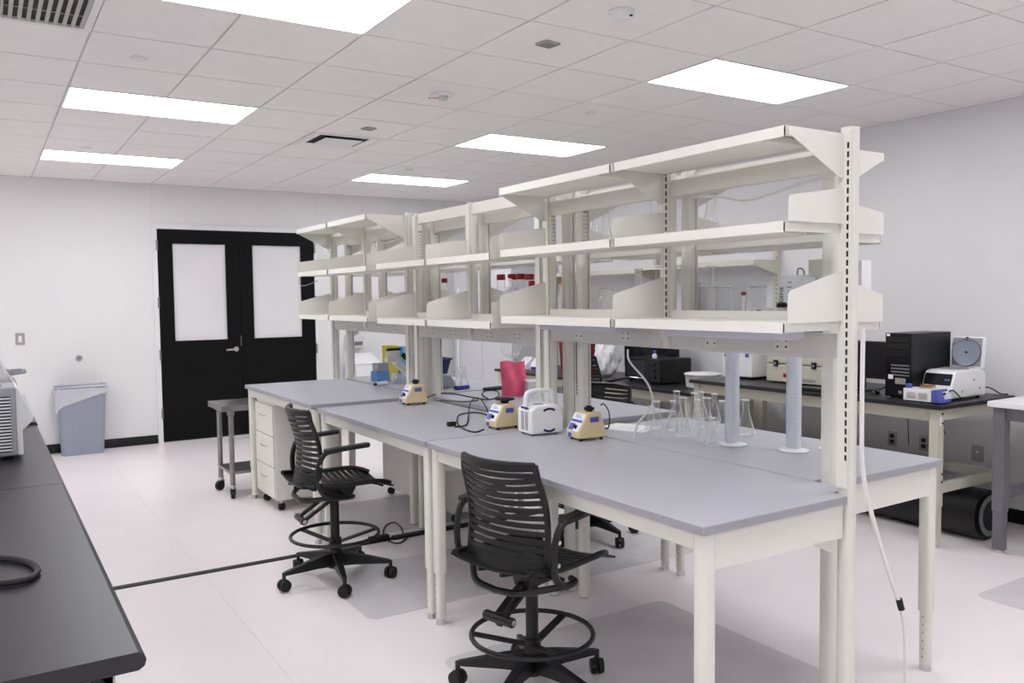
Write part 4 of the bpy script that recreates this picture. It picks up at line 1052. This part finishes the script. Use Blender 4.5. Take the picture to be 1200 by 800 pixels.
p = at(616, 464, z=TB)
t = thing('clear_box', 'clear plastic box with a white lid beside the pink pouch', 'box', (p.x+.05, p.y-.05, TB+.0005), -.4)
openbox(.13, .1, .1).build('tub', 'clear_plastic', t); box(-.068, .068, -.053, .053, .1, .112).build('lid', 'milky', t, bevel=.003)
# ------------------------------------------------------------------ hanging cords
cord('white cord hanging from the power raceway over the paper sheet', [(2.66, 3.13, 1.36), (2.665, 3.12, 1.3), (2.69, 3.02, 1.2), (2.70, 3.0, 1.1), (2.68, 3.08, 1.0), (2.675, 3.1, .922)], .005, 'cable_white')
ec = cord('thick white cable drooping from the end post to the floor', [(2.60, 1.80, 1.5), (2.598, 1.80, 1.2), (2.60, 1.795, 1.0), (2.625, 1.775, .84), (2.70, 1.755, .62), (2.745, 1.74, .5), (2.775, 1.74, .4), (2.775, 1.735, .25), (2.75, 1.71, .08), (2.78, 1.66, .012), (2.9, 1.6, .008)], .0085, 'cable_white', 'power_cable')
MB().cyl((2.738, 1.741, .525), (2.75, 1.738, .485), .0115, n=12).build('band', 'rubber', ec)
cord('white cable sagging inside the end bay of the island', [(2.74, 2.0, 2.1), (2.75, 2.03, 1.8), (2.735, 2.06, 1.5), (2.745, 2.06, 1.2), (2.76, 2.06, .95), (2.765, 2.05, .922)], .006, 'cable_white')
cord('grey cable looped under the top beam near the end post', [(2.62, 1.9, 2.05), (2.63, 2.1, 2.035), (2.63, 2.35, 2.0), (2.62, 2.5, 2.03), (2.62, 2.7, 2.05)], .006, 'cable_white')
cord('grey cable under the top beam of the door end bench', [(2.62, 5.5, 2.12), (2.62, 5.7, 2.06), (2.62, 5.95, 2.05), (2.62, 6.1, 2.12)], .006, 'cable_white')
cord('thin dark cord hanging below the shelf end by the doors', [(2.3, 6.96, 1.82), (2.3, 6.97, 1.76), (2.32, 6.9, 1.74), (2.4, 6.8, 1.78)], .003, 'grey')
cord('white cord looped under the lower shelf of the end bay', [(2.45, 2.55, 1.47), (2.45, 2.62, 1.45), (2.45, 2.72, 1.44), (2.5, 2.8, 1.46)], .004, 'cable_white')
# ------------------------------------------------------------------ computer bench
t = thing('computer_tower', 'black computer tower with grey stickers on the tan bench', 'computer', (5.18, 3.32, TZ+.0005))
box(.012, .46, -.095, .095, .008, .435).build('case', 'black', t, bevel=.004)
box(0, .012, -.095, .095, .008, .435).build('front_panel', 'black_gloss', t, bevel=.003)
for k, z in enumerate((.375, .33, .285)): box(-.0015, 0, -.085, .085, z, z+.036).build('drive_bay', 'black', t)
for k in range(4): box(-.002, 0, -.08+.0, .05, .215-.022*k, .225-.022*k).build('grille_bar', 'leg_grey', t)
box(-.0022, 0, .035, .07, .125, .155).build('sticker', 'paper', t); box(-.0022, 0, -.055, .02, .095, .135).build('sticker', 'plate', t)
box(-.002, 0, -.03, -.005, .03, .05).build('badge', 'plate', t); box(-.002, 0, .06, .085, .415, .43).build('badge', 'paper', t)
for x in (.04, .42):
    for y in (-.07, .07): box(x, x+.03, y-.012, y+.012, 0, .008).build('foot', 'rubber', t)
def monitor(label, x, y, rz, w_, h_, z, group=None):
    t = thing('monitor', label, 'monitor', (x, y, z+.0005), rz, group)
    box(-.01, .018, -w_/2, w_/2, .09, .09+h_).build('panel', 'black', t, bevel=.004)
    box(-.012, -.01, -w_/2+.014, w_/2-.014, .11, .075+h_).build('screen', 'screen', t)
    MB().bar((.03, 0, .01), (.03, 0, .2), .06, .02).build('stand', 'black', t)
    MB().prism(rrect(-.08, .12, -.11, .11, .04, 5), 0, .012, 'z').build('foot', 'black', t)
    return t
monitor('black flat monitor between end post and computer tower', 5.42, 3.78, .0, .46, .27, TZ)
t = thing('mouse', 'small black computer mouse in front of the tower', 'mouse', (*at(1026, 461, z=TZ).xy, TZ+.0005), .4)
MB().lathe([(0, .03), (.02, .027), (.03, .015), (.032, .0), (0, 0)], 18).xf(Matrix.Diagonal((1.6, 1, 1, 1))).build('body', 'black_gloss', t, smooth=True)
box(-.03, .0, -.004, .004, .028, .031).build('wheel', 'grey', t)
t = thing('keyboard', 'flat black keyboard at the edge of the computer bench', 'keyboard', (5.12, 3.86, TZ+.0005), 0)
box(-.075, .075, -.22, .22, .0, .018).build('base', 'black', t, bevel=.003)
for r_ in range(5):
    for c_ in range(13): box(-.066+.026*r_, -.046+.026*r_, -.205+.0317*c_, -.179+.0317*c_, .018, .023).build('key', 'black_gloss', t)
cord('tangled black computer cable beside the mouse', [(5.3, 3.62, TZ+.006), (5.24, 3.58, TZ+.02), (5.2, 3.64, TZ+.006), (5.26, 3.7, TZ+.03), (5.34, 3.6, TZ+.012), (5.45, 3.55, TZ+.05), (5.5, 3.5, TZ+.03)], .0045)
# centrifuge
t = thing('centrifuge', 'white benchtop centrifuge with its round lid standing open', 'centrifuge', (5.27, 3.112, TZ+.0005))
MB().prism([(0, .012), (.42, .012), (.42, .17), (.36, .195), (.09, .195), (.05, .185), (.0, .07)], -.105, .105, 'y').build('housing', 'gloss_white', t, bevel=.014, seg=4)
a_, b_ = Vector((.0, 0, .07)), Vector((.05, 0, .185)); nn = Vector((-.115, 0, .05)).normalized()
q0, q1 = a_+(b_-a_)*.25, a_+(b_-a_)*.88
MB().add([(q.x+nn.x*d, y, q.z+nn.z*d) for d in (.0005, .003) for q, y in ((q0, -.092), (q0, .092), (q1, .092), (q1, -.092))], [(3,2,1,0),(4,5,6,7),(0,1,5,4),(1,2,6,5),(2,3,7,6),(3,0,4,7)]).build('control_panel', 'screen', t)
for k, y in enumerate((-.075, -.055)):
    q = a_+(b_-a_)*.55; MB().cyl((q.x+nn.x*.003, y, q.z+nn.z*.003), (q.x+nn.x*.004, y, q.z+nn.z*.004), .007, n=10).build('blue_key', 'blue_led', t)
lid = MB().prism(rrect(-.11, .11, 0, .21, .012, 4), 0, .028, 'z')
ML = Matrix.Translation((.36, 0, .195)) @ Matrix.Rotation(math.radians(6), 4, 'Y') @ Matrix(((0, 0, 1, 0), (1, 0, 0, 0), (0, 1, 0, 0), (0, 0, 0, 1)))
lid.xf(ML); ld = lid.build('lid', 'gloss_white', t, bevel=.004)
box(-.098, .098, .01, .2, -.003, -.0005).xf(ML).build('lid_liner', 'grey', ld)
MB().lathe([(.0, 0), (.078, 0), (.088, .006), (.09, .012), (.094, .012), (.094, 0)], 32).xf(ML @ Matrix.Translation((0, .103, -.006)) @ Matrix.Rotation(PI, 4, 'X')).build('seal_ring', 'bin_grey', ld, smooth=True)
MB().tube([(.093*math.cos(k*2*PI/36), .103+.093*math.sin(k*2*PI/36), -.006) for k in range(36)], .003, 6, True).xf(ML).build('gasket', 'rubber', ld, smooth=True)
MB().cyl((0, .103, -.004), (0, .103, -.016), .006, n=10).xf(ML).build('hub', 'dark', ld)
MB().cyl((0, .195, -.004), (0, .195, -.014), .012, n=10).xf(ML).build('latch', 'dark', ld)
MB().lathe([(.0, .1965), (.085, .1965), (.088, .199), (.09, .1965)], 30, (.22, 0, 0)).build('bowl_rim', 'grey', t, smooth=True)
for k, (x, z) in enumerate(((.26, .12), (.33, .06), (.12, .05))): box(x, x+.02, -.1065, -.105, z, z+.012).build('side_mark', 'plate', t)
for x in (.04, .38):
    for y in (-.07, .07): MB().cyl((x, y, 0), (x, y, .013), .014).build('foot', 'rubber', t)
# power supply with blue front and brass coil
t = thing('blue_instrument', 'low white instrument with blue front panel before the centrifuge', 'instrument', (5.075, 2.965, TZ+.0005))
box(0, .13, .06, .25, .006, .085).build('case', 'gloss_white', t, bevel=.004)
MB().prism([(0.0, .006), (.06, .006), (.06, .085), (.028, .088)], 0, .13, 'x').build('blue_front', 'label_blue', t, bevel=.003)
MB().bar((.065, .0055, .025), (.065, .0225, .072), .08, .003, up=(1, 0, 0)).build('front_plate', 'gloss_white', t)
MB().bar((.065, .0135, .053), (.065, .0175, .066), .03, .006, up=(1, 0, 0)).build('display', 'screen', t)
for c0 in (.085, .165):
    for k in range(7): box(-.001, .0, c0, c0+.06, .022+.006*k, .025+.006*k).build('vent_slot', 'plate', t)
for x in (.02, .11):
    for y in (.08, .23): MB().cyl((x, y, 0), (x, y, .007), .008).build('foot', 'rubber', t)
cl = thing('brass_coil', 'coiled brass tubing lying on the low white instrument', 'coil', (5.135, 3.085, TZ+.086))
pts = [((.032+.008*math.sin(k*.31))*math.cos(k*.42), (.045+.008*math.cos(k*.23))*math.sin(k*.42), .005+.0011*k*.3) for k in range(60)]
MB().tube(pts, .002, 6).build('tubing', 'brass', cl, smooth=True)
MB().tube(smooth_path([(.02, .03, .01), (.03, .06, .03), (.01, .075, .06)], 5), .003, 6).build('tail', 'rubber', cl, smooth=True)
tag(MB().lathe([(0, 0), (.018, 0), (.02, .004), (.02, .022), (.014, .028), (0, .028)], 18).build('sample_jar', 'label_blue', loc=(5.1, 3.19, TZ+.086), smooth=True), 'small round blue jar on the low white instrument', 'jar')
cord('black cord trailing off the back of the centrifuge', [(5.7, 3.1, TZ+.05), (5.78, 3.04, TZ+.055), (5.86, 3.0, TZ+.01), (5.9, 2.97, TZ+.006)], .0045)
cord('black cord arching between instrument and centrifuge', [(5.21, 3.0, TZ+.06), (5.26, 2.99, TZ+.075), (5.33, 2.985, TZ+.03), (5.36, 2.98, TZ+.006), (5.5, 2.99, TZ+.006)], .0045)
# latched beige incubator and white incubator
t = thing('latched_incubator', 'large cream lab box with black latches on the computer bench', 'instrument', (5.34, 4.3, TZ+.0005))
box(0, .42, -.27, .27, .012, .15).build('base', 'tan', t, bevel=.006)
box(.0, .42, -.27, .27, .155, .42).build('cover', 'tan', t, bevel=.012)
for y in (-.19, .17): 
    la = box(-.014, .0, y-.02, y+.02, .135, .185).build('latch', 'black', t, bevel=.003)
    box(-.018, -.014, y-.008, y+.008, .15, .165).build('latch_key', 'plate', la)
MB().prism([(.0, .05), (.1, .05), (.1, .085)], -.002, -.0005, 'x').build('red_wedge', 'red', t)
box(-.002, 0, -.2, -.02, .03, .05).build('print_strip', 'plate', t)
for y in (-.22, .22):
    for x in (.05, .37): MB().cyl((x, y, 0), (x, y, .013), .015).build('foot', 'rubber', t)
t = thing('white_incubator', 'white block shaped instrument with small display and blue label', 'instrument', (5.36, 4.9, TZ+.0005))
box(0, .34, -.16, .16, .02, .235).build('case', 'gloss_white', t, bevel=.006)
box(-.0015, 0, .06, .14, .18, .205).build('display', 'screen', t); box(-.0015, 0, -.13, -.09, .185, .215).build('blue_label', 'label_blue', t)
box(.04, .3, -.14, .1, .235, .27).build('top_tray', 'plate', t, bevel=.003)
box(.02, .32, -.14, .14, 0, .02).build('plinth', 'black', t)
t = thing('wash_tray', 'low white plastic dish with a lid beside the black oven', 'dish', (5.45, 5.38, .79+.0005))
MB().lathe([(0, 0), (.13, 0), (.15, .01), (.158, .11), (.162, .115), (.15, .118), (0, .118)], 32).build('dish', 'bag', t, smooth=True)
MB().lathe([(0, .12), (.165, .12), (.168, .125), (.16, .132), (.05, .135), (0, .135)], 32).build('lid', 'white', t, smooth=True)
# black oven on the low bench
t = thing('black_oven', 'black countertop oven with window and handle on the low bench', 'oven', (5.3, 6.03, .79+.0005))
box(0.012, .4, -.25, .25, .015, .235).build('case', 'black', t, bevel=.005)
box(0, .012, -.25, .25, .015, .235).build('front', 'black_gloss', t, bevel=.003)
box(-.004, 0, -.05, .215, .06, .21).build('window', 'oven_glass', t)
MB().tube(smooth_path([(-.002, -.03, .045), (-.035, -.02, .05), (-.035, .18, .05), (-.002, .19, .045)], 5), .006, 8).build('handle', 'chrome', t, smooth=True)
for z in (.07, .13, .19): MB().cyl((0, -.17, z), (-.016, -.17, z), .018, .015, 16).build('dial', 'black', t, smooth=True)
for x in (.05, .36):
    for y in (-.21, .21): MB().cyl((x, y, 0), (x, y, .016), .014).build('foot', 'rubber', t)
monitor('large black monitor standing behind the black oven', 5.76, 6.42, 0, .8, .44, .79)
t = thing('spray_bottle', 'small clear bottle with blue cap on top of the black oven', 'bottle', (5.4, 5.96, .79+.2358))
MB().lathe([(0, 0), (.022, 0), (.024, .005), (.024, .03), (.012, .045), (0, .045)], 18).build('body', 'bag', t, smooth=True)
MB().lathe([(0, .045), (.014, .045), (.014, .075), (0, .075)], 14).build('cap', 'label_blue', t, smooth=True)
# red bins, plastic bag, packages
def rbin(label, u, x, a, z1, z0=.79):
    y = at(u, 400, x=x).y
    t = thing('red_bin', label, 'bin', (x, y, z0+.0005), 0, 'red sharps bins on the wall bench')
    frustum(a*.85, a*.85, 0, a, a, z1-.01, 4, .015).build('body', 'dark_red', t, smooth=True)
    MB().prism(rrect(-a*1.05, a*1.05, -a*1.05, a*1.05, .015, 4), z1-.012, z1, 'z').build('lid', 'dark_red', t, bevel=.002)
rbin('taller dark red bin behind the slatted stool', 690, 5.62, .095, .4)
rbin('shorter dark red bin next to the taller red one', 668, 5.62, .095, .33)
y = at(711, 400, x=5.5).y
n1, n2 = 30, 22; lv = []; lf = []
for j in range(n2+1):
    th = PI*j/n2
    for i in range(n1):
        ph = 2*PI*i/n1; st_ = math.sin(th)
        rr = 1 + .16*math.sin(2*ph+1.3*th+.5)*st_ + .11*math.sin(5*ph-4*th)*st_ + .09*math.sin(9*ph+6*th)*st_ + random.uniform(-.09, .09)*st_
        zc = .17 - .17*math.cos(th)
        lv.append((.1*rr*st_**.6*math.cos(ph), .13*rr*st_**.6*math.sin(ph), max(0, 1.1*zc*(1+.12*math.sin(3*ph+2)*st_) + (.025*math.sin(11*ph)*st_ if th > 1.2 else 0))))
for j in range(n2):
    for i in range(n1): lf.append((j*n1+i, j*n1+(i+1) % n1, (j+1)*n1+(i+1) % n1, (j+1)*n1+i))
tag(MB().add(lv, lf).build('plastic_bag', 'bag', loc=(5.5, y, .7905), smooth=True), 'crumpled white plastic bag beside the red bins', 'bag')
for k, (u, lab) in enumerate(((618, 'small white package on the far wall bench behind pink pouch'), (632, 'white and violet package on the far wall bench by the post'))):
    y = at(u, 400, x=5.35).y
    t = thing('package', lab, 'package', (5.35, y, .7905), .3*k)
    MB().prism([(-.08, 0), (.08, 0), (.08, .11), (.02, .14), (-.08, .05)], -.08, .08, 'y').build('box', 'paper', t, bevel=.004)
    box(-.083, -.08, -.06, .06, .008, .04).build('print', 'purple_blue', t)
y = at(599, 400, x=5.2).y
t = thing('glass_globe', 'round clear glass globe on the far wall bench above pink pouch', 'glassware', (5.2, y, .7905))
MB().lathe([(0, 0), (.07, 0), (.07, .02), (.03, .04), (.03, .12), (.0, .12)], 24).build('stand', 'clear_plastic', t, smooth=True)
MB().lathe([(0, .121)]+[(.125*math.sin(PI*k/12), .246-.125*math.cos(PI*k/12)) for k in range(1, 12)]+[(.02, .372), (.0, .372)], 28).build('globe', 'glass', t, smooth=True)
# white bin and dispenser beside the double doors
p = at(427, 447, y=9.85)
t = thing('waste_station', 'white floor bin with a sloping lid against the door wall', 'bin', (p.x, 9.9, 0))
MB().prism([(-.2, 0), (.2, 0), (.2, .82), (-.2, .82)], -.16, .16, 'x').build('body', 'gloss_white', t, bevel=.008)
MB().prism([(-.21, .82), (.2, .82), (.2, .93), (.12, .93)], -.17, .17, 'x').build('lid', 'gloss_white', t, bevel=.004)
t = thing('towel_dispenser', 'grey paper dispenser box on the wall above the white bin', 'dispenser', (p.x-.01, YF, 1.0))
box(-.11, .11, -.12, 0, 0, .16).build('case', 'fridge', t, bevel=.008)
box(-.09, .09, -.122, -.119, .03, .08).build('slot', 'leg_grey', t)
box(-.07, .05, -.1, 0, .18, .27).build('upper_box', 'plate', t, bevel=.004)
# charger with a curled lead by the stool
tcord_pts = [at(u, v, z=.006) for u, v in ((474, 632), (470, 618), (462, 612), (452, 616), (449, 626), (456, 634), (468, 636), (477, 630))]
cord('black lead curled on the floor behind the stool foot ring', tcord_pts, .005)
p = at(444, 634, z=0)
tag(box(-.07, .07, -.025, .025, 0, .035).build('power_adapter', 'rubber', loc=(p.x, p.y, .0035), bevel=.006), 'black power adapter lying on the floor behind the stool', 'adapter')
